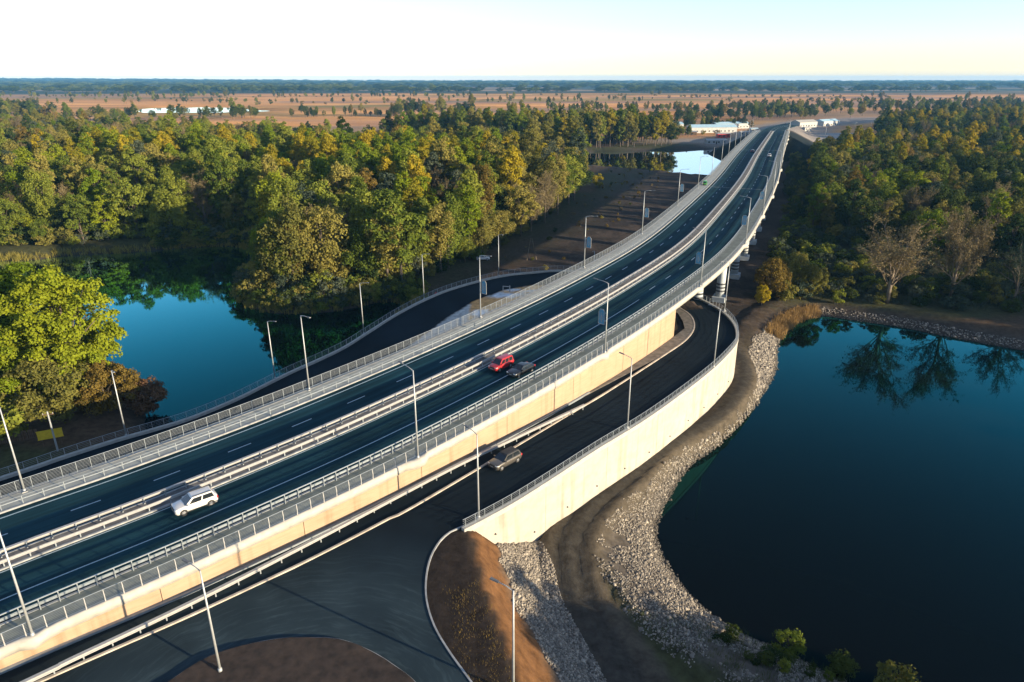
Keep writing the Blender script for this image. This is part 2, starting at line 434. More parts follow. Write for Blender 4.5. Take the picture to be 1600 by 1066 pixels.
# inner edge of the ramp carriageway
INN_N = np.array([(9.7,84.8),(15.1,91.4),(20.1,97.8),(25.4,104.7),(30,110.9),(32.9,116.4),(34.2,121),(34.4,125.8),(33.0,131),(28,138.0),(19,145.5),(12,148.5),(4.9,148.4),(-1.9,144.8),(-8.4,137.2),(-13.0,127.4),(-16.7,117.6),(-19.4,111.5),(-22.3,105.5),(-25.6,99.5)])
wallL = mp(np.arange(96, 6, -4.0), -13.3)[:, :2]                      # then along the far wall
WR0 = mp(np.array([8, 14, 20, 26, 32, 38, 44, 50, 56, 62, 68, 74, 80, 86, 92, 98, 104.]), 12.62)

# ------------------------------------------------------------------ shorelines (closed, water inside)
POND_L = crs(np.array([(-230,175),(-180,200),(-149.6,203),(-140,209.2),(-122.5,213.4),(-106.8,219.5),(-90.8,221.3),(-79,207),(-73.4,188),(-73,176),(-70.2,165.7),(-63.8,157.9),(-56,153.1),(-48.5,153.1),(-42.7,154.5),(-37.4,157.9),(-31.8,162),(-27,160),(-27,150),(-30,140),
              (-33.3,127),(-38,117),(-43,108),(-49,99),(-55.5,94.5),(-59.5,98.4),(-64,109),(-74.6,121),(-82.7,126),(-96,136),(-115,150),(-150,160),(-200,160),(-230,175)]), 4)[:-1]
LAKE_R = crs(np.array([(104.6,129.5),(95.6,136.1),(86.2,144.2),(78.1,148.5),(73.4,151.0),(69.1,149.9),(63.7,145.5),(58.1,138.1),(53.8,128.8),(50.7,120.6),(45.1,110.5),(37.6,99.5),(31.1,91.2),(25.9,85.6),(22.3,79.8),(19.5,74.6),(18,70.6),(17.6,65.7),(18.5,61.3),(20.2,56.9),(23.1,53.4),(26,51.6),(28.1,49.8),(31.3,47.0),
              (38,44),(48,41),(60,36),(80,24),(110,8),(150,2),(175,30),(180,75),(160,105),(130,118),(104.6,129.5)]), 4)[:-1]
RIVER = crs(np.array([(-260,560),(-120,480),(25,459),(51.7,435.1),(76.3,416.4),(95.9,401.9),(112.5,390),(140,415),(187.2,468),(250,505),(420,560),(560,640),(540,690),(400,640),(267.9,585),(210.3,572),(167.2,556),(129.4,546),(62.4,529.2),(28.3,524),(-120,560),(-260,600),(-260,560)]), 4)[:-1]
LAKE_F = crs(np.array([(-690,1340),(-640,1410),(-560,1400),(-470,1300),(-400,1220),(-410,1150),(-520,1120),(-600,1150),(-690,1340)]), 4)[:-1]

# soil shoulder edge by the junction (top of the slope), running away from the wall end
L0 = np.array([(-5.1,62.0),(-4.1,58.6),(-3.2,54.2),(-2.4,49.8),(-.6,44.5),(.6,40.2),(2.2,34),(4,20),(5,0),(5,-40)])
JK = crs(np.array([(-4.9,58.2),(-6.4,57.0),(-7.35,55.1),(-7.8,52.9),(-7.8,50.3),(-7.4,47.8),(-6.5,45.2),(-5.2,42.8),(-3.7,40.5),(-2.4,38.6),(0.2,35),(2.5,28),(3.5,10),(3.5,-30)]), 6)
U_POLY = np.vstack([OUTC[:, :2], mp(np.array([8.]), -13)[:, :2], mp(np.array([8.]), 13)[:, :2], [(-60, 10), (5, 0), (0.2, 35)], JK[::-1, :2][60:]])
TRACK = crs(np.array([(36,152),(40.5,142),(42.7,133),(43.7,125.5),(43.4,119),(42.0,112.5),(39.6,106.6),(36.0,100.8),(31.0,94.2),(22.5,86.5),(15.5,78.0),(9.5,70.5),(6.4,63.6),(6.3,56.4),(7.9,51),(9.8,46),(12,38),(16,20),(20,-20)]), 6)

# ------------------------------------------------------------------ terrain
def axis(lo, f0, f1, hi, d, g=1.055):
    a = list(np.arange(f0, f1+1e-6, d)); st = d; x = f1
    while x < hi: st *= g; x += st; a.append(min(x, hi))
    st = d; x = f0; b = []
    while x > lo: st *= g; x -= st; b.append(max(x, lo))
    return np.array(b[::-1]+a)
gx = axis(-11500, -66, 64, 11500, .75, 1.045)
gy = axis(-500, 34, 132, 13000, .75, 1.028)
X, Y = np.meshgrid(gx, gy)
X = X.astype(float); Y = Y.astype(float)
def terrain(X, Y):
    Z = 2.3+1.2*(fbm(X*.012, Y*.012)-.5)+.5*(fbm(X*.09+3, Y*.09)-.5)
    dist = np.hypot(X, Y)
    dL, dR, dV, dF = (signed(X, Y, P) for P in (POND_L, LAKE_R, RIVER, LAKE_F))
    d_w = np.maximum(np.maximum(dL, dR), np.maximum(dV, dF))
    wob = .5*(fbm(X*.35, Y*.35, 2)-.5)
    shore = np.interp(-(d_w)+wob*np.clip(-d_w+1, 0, 1.5), [-8, -2.5, 0, 2.0, 5.0, 9.0, 1e6], [-3, -1.4, 0.0, 1.0, 2.0, 2.9, 2.9])
    Z = np.where(-d_w < 9, np.minimum(shore, np.maximum(Z, .7)+.4), Z)
    Z = np.where(d_w > 0, np.minimum(Z, -.05-d_w*.35).clip(-3), Z)
    near = dist < 420
    x, y = X[near], Y[near]; z = Z[near]
    # filled ground inside the U of ramps, vertical white wall on the near side, earth slope on the far side
    d, side, sa = poly_dist(x, y, OUTC)
    zo = np.interp(sa, OUTS, OUTC[:, 2])
    inn = inside(x, y, U_POLY)
    wallpart = sa < S_WALL_END
    fill = zo-.12
    j = inside(x, y, np.vstack([JK[:, :2], [(-60, -30), (-90, 12)], mp(np.array([8., 40, 60, 84]), 12.6)[:, :2], [(-5.1, 57.7)]]))
    zfill = np.where(inn, np.where(wallpart & (d < 1.6), z, np.where(wallpart, RZ(x, y)-.12, fill)), -99)
    zslope = np.where(~inn & ~wallpart, zo-.25-.8*np.maximum(d-.4, 0), -99)
    z = np.where(d_w[near] > 3, z, np.maximum(z, np.maximum(zfill, zslope)))
    # earth shoulder between the junction kerb and the track
    d0, s0, _ = poly_dist(x, y, L0)
    dd = np.where(s0 > 0, d0, -d0)                      # + towards the lake
    kk = np.interp(dd, [-40, -.3, .3, 2.3, 7.6, 12], [0, 0, .10, .49, 1.0, 4.5]); prof = (1-kk)*(RZ(x, y)-.06)+kk*3.0
    prof = prof+.35*(fbm(x*.5, y*.5, 3)-.5)*np.clip((dd+1)/1.5, 0, 1)
    reg = (y < 66.5) & (x < 22)
    ow = poly_dist(x, y, OUTC[:100])
    behind = (ow[1] > 0) & (y > 57.9)                   # under the ramp slab
    z = np.where(reg & ~behind & (dd > -9), np.where(dd > -6.5, np.where(dd < 8.6, np.maximum(prof, np.minimum(z, 3.0)), z), z), z)
    jj = inside(x, y, np.vstack([JK[:, :2], [(-60, -30), (-110, 2)], mp(np.array([8., 40, 60, 84]), 12.6)[:, :2], [(-5.1, 57.7)]]))
    z = np.where(jj, RZ(x, y)-.14, z)
    # track along the wall foot: flattened, with ruts
    dt, st, _ = poly_dist(x, y, TRACK)
    tw = np.interp(y, [70, 88], [1.0, .62]); k = sstep(4.2, 2.6, dt/tw)*(z < 4.5)
    z = z*(1-k)+k*(np.interp(y, [40, 66, 90, 108, 150], [2.7, 3.2, 2.7, 2.6, 2.4])+.12*np.cos(np.clip(dt, 0, 2.6)*2.6)+.1*(fbm(x*.8, y*.8, 2)-.5))
    z = np.where(d_w[near] > 0, np.minimum(z, -.05-.35*d_w[near]), z)
    Z[near] = z
    # far approach embankment and its loop
    dm, sm_, sam = poly_dist(X[(Y > 300) & (Y < 1200) & (np.abs(X) < 900)], Y[(Y > 300) & (Y < 1200) & (np.abs(X) < 900)], MAIN[::6])
    mk = (Y > 300) & (Y < 1200) & (np.abs(X) < 900)
    ze = np.interp(sam, MS, MAIN[:, 2])-.35-.5*np.maximum(dm-13.2, 0)
    ze = np.where(sam > S_FAR-6, ze, -99)
    Z[mk] = np.maximum(Z[mk], ze)
    # low far hills on the horizon
    Z += np.clip((Y-5200)/6000, 0, 1)*(np.clip((-X-1500)/5200, 0, 1)*34+3*fbm(X*.0006, Y*.0006))
    return Z
Z = terrain(X, Y)
def tz(x, y):
    """terrain height at points, from the grid"""
    x = np.atleast_1d(x); y = np.atleast_1d(y)
    i = np.clip(np.searchsorted(gx, x)-1, 0, len(gx)-2); k = np.clip(np.searchsorted(gy, y)-1, 0, len(gy)-2)
    f = np.clip((x-gx[i])/(gx[i+1]-gx[i]), 0, 1); g = np.clip((y-gy[k])/(gy[k+1]-gy[k]), 0, 1)
    return (Z[k, i]*(1-f)+Z[k, i+1]*f)*(1-g)+(Z[k+1, i]*(1-f)+Z[k+1, i+1]*f)*g

# ground cover colours (albedo of what lies there, some sunlight painted in)
def colours(X, Y, Z):
    C = np.zeros(X.shape+(3,))
    n1 = fbm(X*.03, Y*.03); n2 = fbm(X*.25+9, Y*.25, 3)
    def put(c, m):
        m = np.clip(m, 0, 1)[..., None]; C[:] = C*(1-m)+np.array(c)*m
    put((.050, .052, .022), np.ones(X.shape))                                   # woodland floor grass
    put((.075, .050, .030), sstep(.5, .62, n1))
    dL, dR, dV, dF = (signed(X, Y, P) for P in (POND_L, LAKE_R, RIVER, LAKE_F))
    # bare construction soil beside and under the bridge
    dm, sd, sa = poly_dist(X, Y, MAIN[::4])
    soil = np.where(sd > 0, sstep(75, 40, dm+18*(n1-.5)), sstep(27, 17, dm+8*(n1-.5)))*(sa > 120)*(sa < 620)
    put((.036, .029, .023), soil)
    put((.066, .050, .038), soil*sstep(.50, .66, n2))
    # fields
    fy = Y+.12*np.abs(X)
    fld = sstep(600, 660, fy+90*(n1-.5)+np.where(X > 120, np.clip((X-120)*1.6, 0, 520), 0))
    u = np.floor((X*.7+Y*.3)/420+1.6*fbm(X*.002, Y*.002)); v = np.floor((Y*.9-X*.2)/120+1.4*fbm(X*.0016, Y*.003))
    h = np.mod(np.sin(u*12.9898+v*78.233)*43758.5, 1.0)
    fc = np.stack([np.interp(h, [0, .3, .6, .85, 1], [.60, .68, .52, .42, .26]), np.interp(h, [0, .3, .6, .85, 1], [.265, .335, .23, .225, .185]), np.interp(h, [0, .3, .6, .85, 1], [.075, .105, .06, .062, .045])], -1)
    fc *= (.45+1.0*fbm(X*.006, Y*.03, 5))[..., None]; mv = sstep(.55, .65, fbm(X*.0016+8, Y*.005+1))[..., None]; fc = fc*(1-.6*mv)+np.array((.20, .15, .125))*.6*mv
    C[:] = C*(1-fld[..., None])+fc*fld[..., None]
    put((.035, .050, .028), sstep(2300, 2700, fy+500*(fbm(X*.0012, Y*.003)-.5)))
    put((.30, .20, .12), sstep(.62, .68, fbm(X*.0009+4, Y*.0035+2))*sstep(2600, 3300, fy))
    # sand and gravel flats over the river, near the far abutment
    put((.26, .22, .18), sstep(34, 8, np.abs(Y-(585+.12*X)))*(X > 90)*(X < 200)); put((.30, .30, .29), (X > 225)*(X < 330)*(Y > 585)*(Y < 690)*(sd < 0)*1.0)
    put((.24, .21, .18), (sa > S_FAR-25)*sstep(60, 25, dm+30*(n1-.5))*(Y > 520)); put((.42, .40, .37), (sa > S_FAR-12)*(sa < S_FAR+34)*sstep(42, 34, dm)*(sd < 0)*(Y > 520))
    # shore mud and riprap bed
    put((.045, .038, .028), sstep(-3.0, -.5, dL)); put((.06, .05, .04), sstep(-8, -2, dV))
    put((.095, .082, .066), sstep(-9.5, -7.5, dR)*(Y < 125)*(X < 60))
    put((.058, .047, .037), sstep(-6.5, -3, dR)*(Y >= 118))
    put((.012, .016, .014), sstep(-.3, 1.2, np.maximum(dL, np.maximum(dR, dV))))
    # wheel track below the white wall
    dt, st, _ = poly_dist(X, Y, TRACK)
    dt = dt/np.interp(Y, [70, 88], [1.0, .62]); put((.072, .060, .043), sstep(4.4, 3.4, dt)*(Z < 5))
    put((.050, .045, .036), sstep(2.2, 1.4, dt+.8*(n2-.5))*(Z < 5))
    # earth shoulder: dark soil above, ochre upper slope, low sunlight painted into both
    d0, s0, _ = poly_dist(X, Y, L0); dd = np.where(s0 > 0, d0, -d0)
    reg = (Y < 64) & (X < 14) & (Y > -60)
    put((.030, .0225, .017), reg*sstep(-12, -10, dd)*(Z > 5))
    put((.125, .062, .026), reg*sstep(-.25, .15, dd+.25*(n2-.5))*sstep(4.4, 2.6, dd-.10*np.clip(54-Y, 0, 14)+1.2*(n2-.5)))
    put((.12, .105, .083), reg*sstep(2.2, 3.6, dd-.10*np.clip(54-Y, 0, 14)+1.2*(n2-.5))*sstep(8.4, 7.2, dd))
    # island between the ramps
    isl = inside(X, Y, np.vstack([INN_N[8:], mp(np.array([90., 110, 128, 140]), -12.6)[:, :2]]))
    put((.42, .41, .37), isl*1.0)
    put((.60, .32, .12), isl*sstep(.50, .58, fbm(X*.11+3, Y*.11))*(X > -9))  # orange sunlight from the underpass, painted into the ground colour
    put((.60, .62, .62), isl*sstep(.56, .62, fbm(X*.16+11, Y*.16+2)))
    return C
def build_ground():
    C = colours(X, Y, Z)
    ny, nx = X.shape
    V = np.stack([X.ravel(), Y.ravel(), Z.ravel()], 1)
    i = (np.arange(ny-1)[:, None]*nx+np.arange(nx-1)[None, :]).ravel()
    F = np.stack([i, i+1, i+nx+1, i+nx], 1)
    me = fast_mesh('ground', V, F)
    ca = me.color_attributes.new('Col', 'FLOAT_COLOR', 'POINT')
    ca.data.foreach_set('color', np.concatenate([C.reshape(-1, 3), np.ones((C.size//3, 1))], 1).astype(np.float32).ravel())
    smooth(me)
    kind(obj('ground', me, M['ground']), 'structure', 'rolling ground of soil, grass, fields and river banks')
build_ground()

def cdt(poly, step, zf, holes=()):
    """triangulated sheet inside a plan polygon"""
    P = [Vector((float(p[0]), float(p[1]))) for p in poly]; n = len(P); E = [(i, (i+1) % n) for i in range(n)]
    a = np.asarray(poly)[:, :2]
    xs = np.arange(a[:, 0].min(), a[:, 0].max(), step); ys = np.arange(a[:, 1].min(), a[:, 1].max(), step)
    gx_, gy_ = np.meshgrid(xs, ys); gx_, gy_ = gx_.ravel(), gy_.ravel()
    if len(gx_):
        s_ = signed(gx_, gy_, a); k = s_ > step*.4
        P += [Vector((float(x), float(y))) for x, y in zip(gx_[k], gy_[k])]
    v, e, f, *_ = delaunay_2d_cdt(P, E, [], 1, 1e-4)
    v = np.array([(q.x, q.y) for q in v]); f = np.array([t for t in f if len(t) == 3])
    c = v[f].mean(1); k = inside(c[:, 0], c[:, 1], a); f = f[k]
    t = v[f]; ar = (t[:, 1, 0]-t[:, 0, 0])*(t[:, 2, 1]-t[:, 0, 1])-(t[:, 1, 1]-t[:, 0, 1])*(t[:, 2, 0]-t[:, 0, 0])
    f[ar < 0] = f[ar < 0][:, ::-1]
    return np.column_stack([v, zf(v[:, 0], v[:, 1])]), f

def water(name, poly, grow, label):
    a = np.asarray(poly)[:, :2]; c = a.mean(0)
    n_ = normals2(np.vstack([a, a[:1]]))[:-1]
    ar = np.sum(a[:, 0]*np.roll(a[:, 1], -1)-np.roll(a[:, 0], -1)*a[:, 1])
    b = a+n_*grow*(1 if ar > 0 else -1)
    V, F = cdt(b, 1e5, lambda x, y: 0*x)
    kind(obj(name, fast_mesh(name, V, F), M['water']), 'structure', label)
water('pond', POND_L, 3.0, 'still teal pond beyond the far ramp')
water('lake', LAKE_R, 3.0, 'dark lake beside the white retaining wall')
water('river', RIVER, 6.0, 'river channel passing under the bridge')
water('far_lake', LAKE_F, 8.0, 'small pale lake in the distant fields')

# ------------------------------------------------------------------ main carriageway
road = kind(sweep('road', mline(S0, S1, 0, 0), [(-9.35, 0), (9.35, 0), (9.35, -.5), (-9.35, -.5)], M['asphalt']), 'structure', 'dark asphalt dual carriageway curving over the bridge')
_n = len(road.data.vertices)//4; _P = mline(S0, S1, 0, 0); _s = arclen(_P)
_la = np.zeros((_n, 4, 3), np.float32); _la[:, :, 0] = np.array([-9.35, 9.35, 9.35, -9.35])[None]; _la[:, :, 1] = _s[:, None]
road.data.attributes.new('lane', 'FLOAT_VECTOR', 'POINT').data.foreach_set('vector', _la.ravel())
for off, w, a, b in ((-8.35, .17, S0, 900), (-1.45, .14, S0, 900), (1.5, .14, S0, 900), (5.72, .13, S0, 140), (9.0, .13, 200, 900)):
    P = mline(a, b, off, .006)
    sweep('edge_line', P, [(-w/2, 0), (w/2, 0)], M['marking'], road, closed=False)
def dash(s, off, ln=2.75, w=.15):
    P = mp(np.linspace(s, s+ln, 4), off, .006); return sweep('lane_dash', P, [(-w/2, 0), (w/2, 0)], M['marking'], road, closed=False)
for k in range(-4, 62): dash(51.3+8.05*k, -4.9)
for k in range(0, 50): dash(146.2+8.05*k, 5.02)
for s in (275, 420):
    P = np.vstack([mp([s], -9.3, .008), mp([s], 9.3, .008)]); sweep('expansion_joint', P, [(-.18, 0), (.18, 0)], M['kerb'], road, closed=False)
med = sweep('median_strip', mline(S0, 620, 0, 0), [(-1.15, .002), (-1.15, .14), (1.25, .14), (1.25, .002)], mat_plain('dirty_median_concrete', (.115, .11, .105), .9, 0, .45, .7), road)
for o_ in (-1.15, 1.10): sweep('kerb', mline(S0, 620, 0, 0), box_prof(o_-.09, o_+.16, .01, .17), M['kerb'], road)

# footways, kerbs and the pale coping that closes the deck edge; little bays carry the lamps
LAMP_R = [11.0, 46.1, 81.6, 116.0, 152.2, 189.7, 226, 262, 298, 334, 370, 406, 442, 478, 514, 550]
LAMP_L = [12.5, 48.1, 82.0, 116.6, 152.7, 189.0, 231, 268, 304, 340, 376, 412, 448, 484, 520, 556]
pv = mat_plain('footway_concrete', (.135, .15, .128), .9, 0, .22, .8)
pvl = mat_plain('pale_footway_concrete', (.26, .275, .255), .9, 0, .16, .8)
for sgn, mt, nm in ((1, pv, 'pavement'), (-1, pvl, 'pavement')):
    p_ = kind(sweep(nm, mline(S0, 620, 0, 0), [(sgn*9.37, -.5), (sgn*9.37, .14), (sgn*12.1, .17), (sgn*12.1, -.5)][::sgn], mt), 'structure',
              'narrow grey footway between guardrail and outer railing' if sgn > 0 else 'pale concrete footway on the river-forest side')
    sweep('kerb', mline(S0, 620, 0, 0), box_prof(sgn*9.35-.12, sgn*9.35+.12, .004, .19), M['kerb'], p_)
    base = mline(S0, 620, 0, 0, 1.0); ss = np.array([0.0]); n_ = normals2(base)
    s_at = np.r_[0, np.cumsum(np.linalg.norm(np.diff(base[:, :2], axis=0), axis=1))]+S0
    bul = np.zeros(len(base))
    for L in (LAMP_R if sgn > 0 else LAMP_L): bul = np.maximum(bul, .62*(1-sstep(.45, 1.2, np.abs(s_at-L))))
    bul *= (sgn > 0)
    m_ = len(base); prof = [(12.08, .26), (12.62, .26), (12.68, -.62), (12.08, -.62)]
    V = np.empty((m_, 4, 3))
    for j, (o, dz) in enumerate(prof):
        oo = (o+(bul if j in (1, 2) else 0))*sgn
        V[:, j, :2] = base[:, :2]+n_*np.reshape(oo, (-1, 1)); V[:, j, 2] = base[:, 2]+dz
    i = np.arange(m_-1)[:, None]*4; k = np.arange(4)[None, :]
    F = np.stack([i+k, i+4+k, i+4+(k+1) % 4, i+(k+1) % 4], -1).reshape(-1, 4)
    if sgn > 0: F = F[:, ::-1]
    obj('coping', fast_mesh('coping', V.reshape(-1, 3), F), M['coping'], p_)

# ------------------------------------------------------------------ retaining walls of the approach
def wall_thing(label, off, s_edges, zbot, mat, sgn):
    t = empty('retaining_wall', mp([s_edges[0]], off)[0]); tag(t, label, 'wall')
    L = Vector(t.location)
    for a, b in zip(s_edges[:-1], s_edges[1:]):
        P = mp(np.linspace(a+.03, b-.03, 8), off, -.62); n_ = normals2(P)*sgn
        zb = np.array([zbot(x, y) for x, y in P[:, :2]])
        q = []
        for o_ in (0, -.5):
            q.append(np.column_stack([P[:, :2]+n_*o_, P[:, 2]])); q.append(np.column_stack([P[:, :2]+n_*o_, zb]))
        V = np.vstack(q)-np.array(L); m_ = len(P); F = []
        for i in range(m_-1):
            F += [(i, i+1, m_+i+1, m_+i), (2*m_+i, 3*m_+i, 3*m_+i+1, 2*m_+i+1), (i, 2*m_+i, 2*m_+i+1, i+1)]
        F += [(0, m_, 3*m_, 2*m_), (m_-1, 3*m_-1, 4*m_-1, 2*m_-1)]
        me = bpy.data.meshes.new('wall_panel'); me.from_pydata(V.tolist(), [], F); me.update()
        obj('wall_panel', me, mat, t)
    P = mline(s_edges[0], s_edges[-1], off-sgn*.25, -.62)
    o = sweep('backing', P, [(-.2*sgn, 0), (-.2*sgn, -6.3), (.05*sgn, -6.3), (.05*sgn, 0)], M['concrete'], t); o.location = -L
    return t
ed = [8.0]+[42.4+13.2*(k-2) for k in range(1, 9)]+[S_ABUT]
wall_thing('long beige rendered retaining wall with dark vertical joints under the road', 12.58, ed, lambda x, y: float(RZ(x, y))-.3, M['wall_beige'], 1)
wall_thing('grey retaining wall holding the approach above the curved far ramp', -12.58, ed, lambda x, y: float(tz(x, y)[0])-1.0, M['concrete'], -1)

# ------------------------------------------------------------------ bridge
bridge = tag(empty('road_bridge', mp([S_ABUT])[0]), 'long curving concrete road bridge on pale striped piers', 'bridge')
BL = np.array(bridge.location)
def bchild(o, sub=True):
    o.location = -Vector(BL) if sub else o.location; o.parent = bridge; return o
bchild(sweep('deck', mline(S_ABUT-1, S_FAR+8, 0, 0), [(-12.5, -.52), (12.5, -.52), (12.3, -.95), (8.6, -1.75), (-8.6, -1.75), (-12.3, -.95)], M['pale_concrete']))
P = np.vstack([mp([S_ABUT], -12.55), mp([S_ABUT], 12.55)])
for o_, w_ in ((0, 1),):
    a = mp([S_ABUT], -12.5)[0]; b = mp([S_ABUT], 12.5)[0]
    Pq = np.array([(a[0], a[1], 0.), (b[0], b[1], 0.)])
    bchild(sweep('abutment', Pq, [(-.6, 7.5), (-.6, mp([S_ABUT])[0][2]-.5), (.5, mp([S_ABUT])[0][2]-.5), (.5, 7.5)], M['wall_beige']))
def pier(s):
    c = mp([s])[0]; h = heading(s); ct, sn = math.cos(h), math.sin(h); top = c[2]-1.7
    m = MB(); rad = 1.0
    pr = empty('pier', (c[0]-BL[0], c[1]-BL[1], c[2]-BL[2]), h-math.pi/2); pr.parent = bridge
    cb = MB(); cb.box(-10.4, 10.4, -.8, .8, -2.75, -1.5); cb.build('cap_beam', M['pale_concrete'], pr)
    for o in (-8.6, 8.6):
        px = c[0]+sn*o; py = c[1]-ct*o
        g = float(tz(px, py)[0])-c[2]-.5
        g = max(g, -c[2]-1.5)
        cm = MB(); cm.tube([(o, 0, g), (o, 0, -2.75)], rad, 16); col = cm.build('column', M['pale_concrete'], pr, True)
        for q in (.9, 1.75, 2.6):
            st = MB(); st.tube([(o, 0, g+q+2.0), (o, 0, g+q+2.4)], rad+.02, 16, True); st.build('stripe', M['dark_stripe'], col, True)
        ft = MB(); ft.box(o-1.5, o+1.5, -1.6, 1.6, g-.3, g+1.7); ft.build('footing', M['pale_concrete'], pr)
for s in np.arange(165, S_FAR-5, 22.0): pier(float(s))

# ------------------------------------------------------------------ ramp road (the U under the bridge) and the junction
def ramp_ribbon():
    inner = np.vstack([mp(np.array([80., 86, 92, 98, 104]), 12.66)[:, :2][:5], [(9.7, 84.8)], INN_N[1:]])
    return inner
o_full = resample(OUTC[(OUTS >= 0)], 1.2)
inn_near = np.vstack([mp(np.array([78.0, 84, 90, 96]), 12.66)[:, :2], [(10.4, 86.6)]])
def ribbon():
    # sheet between outer edge and the inner lines, triangulated as one polygon
    inner = np.vstack([mp(np.arange(78., 137, 4), 12.7)[:, :2], [mp([138], 12.7)[0][:2]], INN_N[5:], wallL[2:]])
    poly = np.vstack([OUTC[::2, :2], [(-118, 14)], wallL[-1:], inner[::-1]]) if False else np.vstack([OUTC[:-1:2, :2], OUTC[-1:, :2], inner[::-1]])
    sx, sy = poly[:, 0], poly[:, 1]
    def zf(x, y):
        d, sd, sa = poly_dist(x, y, OUTC); return np.interp(sa, OUTS, OUTC[:, 2])
    def zb(x, y):
        zo = zf(x, y); r = RZ(x, y); k = sstep(100, 125, y)*1.0
        near = (x > -30) & (y < 126) & (x > .62*(y-100)+4)
        return np.where(near, r*(1-sstep(112, 130, y))+zo*sstep(112, 130, y), zo)
    return cdt(poly, 2.2, zb)
V, F = ribbon()
ramp = kind(obj('ramp_road', fast_mesh('ramp_road', V, F), M['asphalt_ramp']), 'structure', 'dark asphalt ramp turning under the bridge')
smooth(ramp.data)
JP = np.vstack([mp(np.arange(8, 78.1, 5.0), 12.7)[:, :2], mp([78.0], 12.7)[:, :2], [(-5.1, 57.7)], JK[:, :2], [(-40, -30), (-100, 0)]])
V, F = cdt(JP, 2.0, lambda x, y: RZ(x, y))
junction = kind(obj('junction_road', fast_mesh('junction_road', V, F), M['asphalt_junction']), 'structure', 'dusty asphalt junction with curved tyre marks at the ramp foot')
smooth(junction.data)
jk3 = np.column_stack([JK, RZ(JK[:, 0], JK[:, 1])]); jk3 = resample(jk3[JK[:, 1] > -5], .8)
sweep('kerb', jk3, box_prof(0, .15, -.2, .06)[::-1], M['kerb'], junction)
ISL = crs(np.array([(-29.5,34),(-26.7,39.3),(-24.6,41.9),(-22.4,43.1),(-19.6,43.9),(-17,44),(-14.3,43.8),(-11.4,42.5),(-9.1,40.9),(-7.3,39.3),(-5.4,36.5),(-4.5,32),(-6,26),(-12,20),(-22,20),(-29,26),(-29.5,34)]), 6)[:-1]
V, F = cdt(ISL, 1.0, lambda x, y: RZ(x, y)+.16+.18*fbm(x*.7, y*.7, 3))
isl_m = mat_plain('island_topsoil', (.030, .020, .014), .95, 0, .5, 1.3, bump=.8)
island = kind(obj('traffic_island', fast_mesh('traffic_island', V, F), isl_m), 'structure', 'kerbed traffic island of bare brown soil')
il = np.vstack([ISL, ISL[:1]]); sweep('kerb', np.column_stack([il, RZ(il[:, 0], il[:, 1])]), box_prof(-.08, .08, -.1, .17), M['kerb'], island)

# strip along the foot of the beige wall: low plinth, raised strip, its kerb and the curved footway round the wall end
pl = mline(8, 112, 12.58, 0); pl[:, 2] = RZ(pl[:, 0], pl[:, 1])
sweep('wall_plinth', pl, [(.02, -.1), (.02, .24), (.34, .24), (.34, -.1)], M['rail_grey'], junction)
ki = np.vstack([np.column_stack([mp(np.arange(8, 84, 4.), 15.75)[:, :2]]), INN_N[0:9]])
ki = resample(crs(np.column_stack([ki, RZ(ki[:, 0], ki[:, 1])]), 6), 1.0)
sweep('strip_kerb', ki, box_prof(-.12, .12, -.1, .15), mat_plain('dusty_kerb', (.34, .30, .25), .9, 0, .3, 1), junction)
fw = np.vstack([mp(np.arange(99., 136, 5), 12.66)[:, :2], mp([138.5], 12.66)[:, :2], [(31.6, 117.4), (32.2, 121.5), (32.3, 126), (30.6, 130.2)], INN_N[3:9][::-1]])
V, F = cdt(fw, 1.5, lambda x, y: RZ(x, y)+.12)
obj('footway', fast_mesh('footway', V, F), mat_plain('dusty_footway', (.13, .115, .095), .95, 0, .35, 1.2, bump=.4), junction)

# parapet beam and pale retaining wall on the lake side of the ramp
WP = resample(OUTC[OUTS <= S_WALL_END+6], .8)
rw = tag(empty('retaining_wall', WP[0]), 'tall cream painted retaining wall of the ramp above the lake shore', 'wall')
RL = np.array(WP[0])
nW = normals2(WP)
ws = arclen(WP)
edges = np.arange(0, ws[-1]+1, 12.0); edges[-1] = ws[-1]
for a, b in zip(edges[:-1], edges[1:]):
    q = np.linspace(a+.02, b-.02, 16); P = np.stack([np.interp(q, ws, WP[:, i]) for i in range(3)], 1); n_ = np.stack([np.interp(q, ws, nW[:, i]) for i in range(2)], 1)
    zb = tz(P[:, 0]+n_[:, 0]*1.0, P[:, 1]+n_[:, 1]*1.0)-.8
    zb = np.minimum(zb, P[:, 2]-.6)
    m_ = len(q); V = np.vstack([np.column_stack([P[:, :2]+n_*.42, P[:, 2]-.02]), np.column_stack([P[:, :2]+n_*.5, zb]), np.column_stack([P[:, :2]+n_*.05, P[:, 2]-.02]), np.column_stack([P[:, :2]+n_*.05, zb])])-RL
    F = []
    for i in range(m_-1): F += [(i, m_+i, m_+i+1, i+1), (2*m_+i, 2*m_+i+1, 3*m_+i+1, 3*m_+i), (i, i+1, 2*m_+i+1, 2*m_+i)]
    F += [(0, 2*m_, 3*m_, m_), (m_-1, 2*m_-1, 4*m_-1, 3*m_-1)]
    me = bpy.data.meshes.new('wall_panel'); me.from_pydata(V.tolist(), [], F); me.update(); obj('wall_panel', me, M['wall_white'], rw)
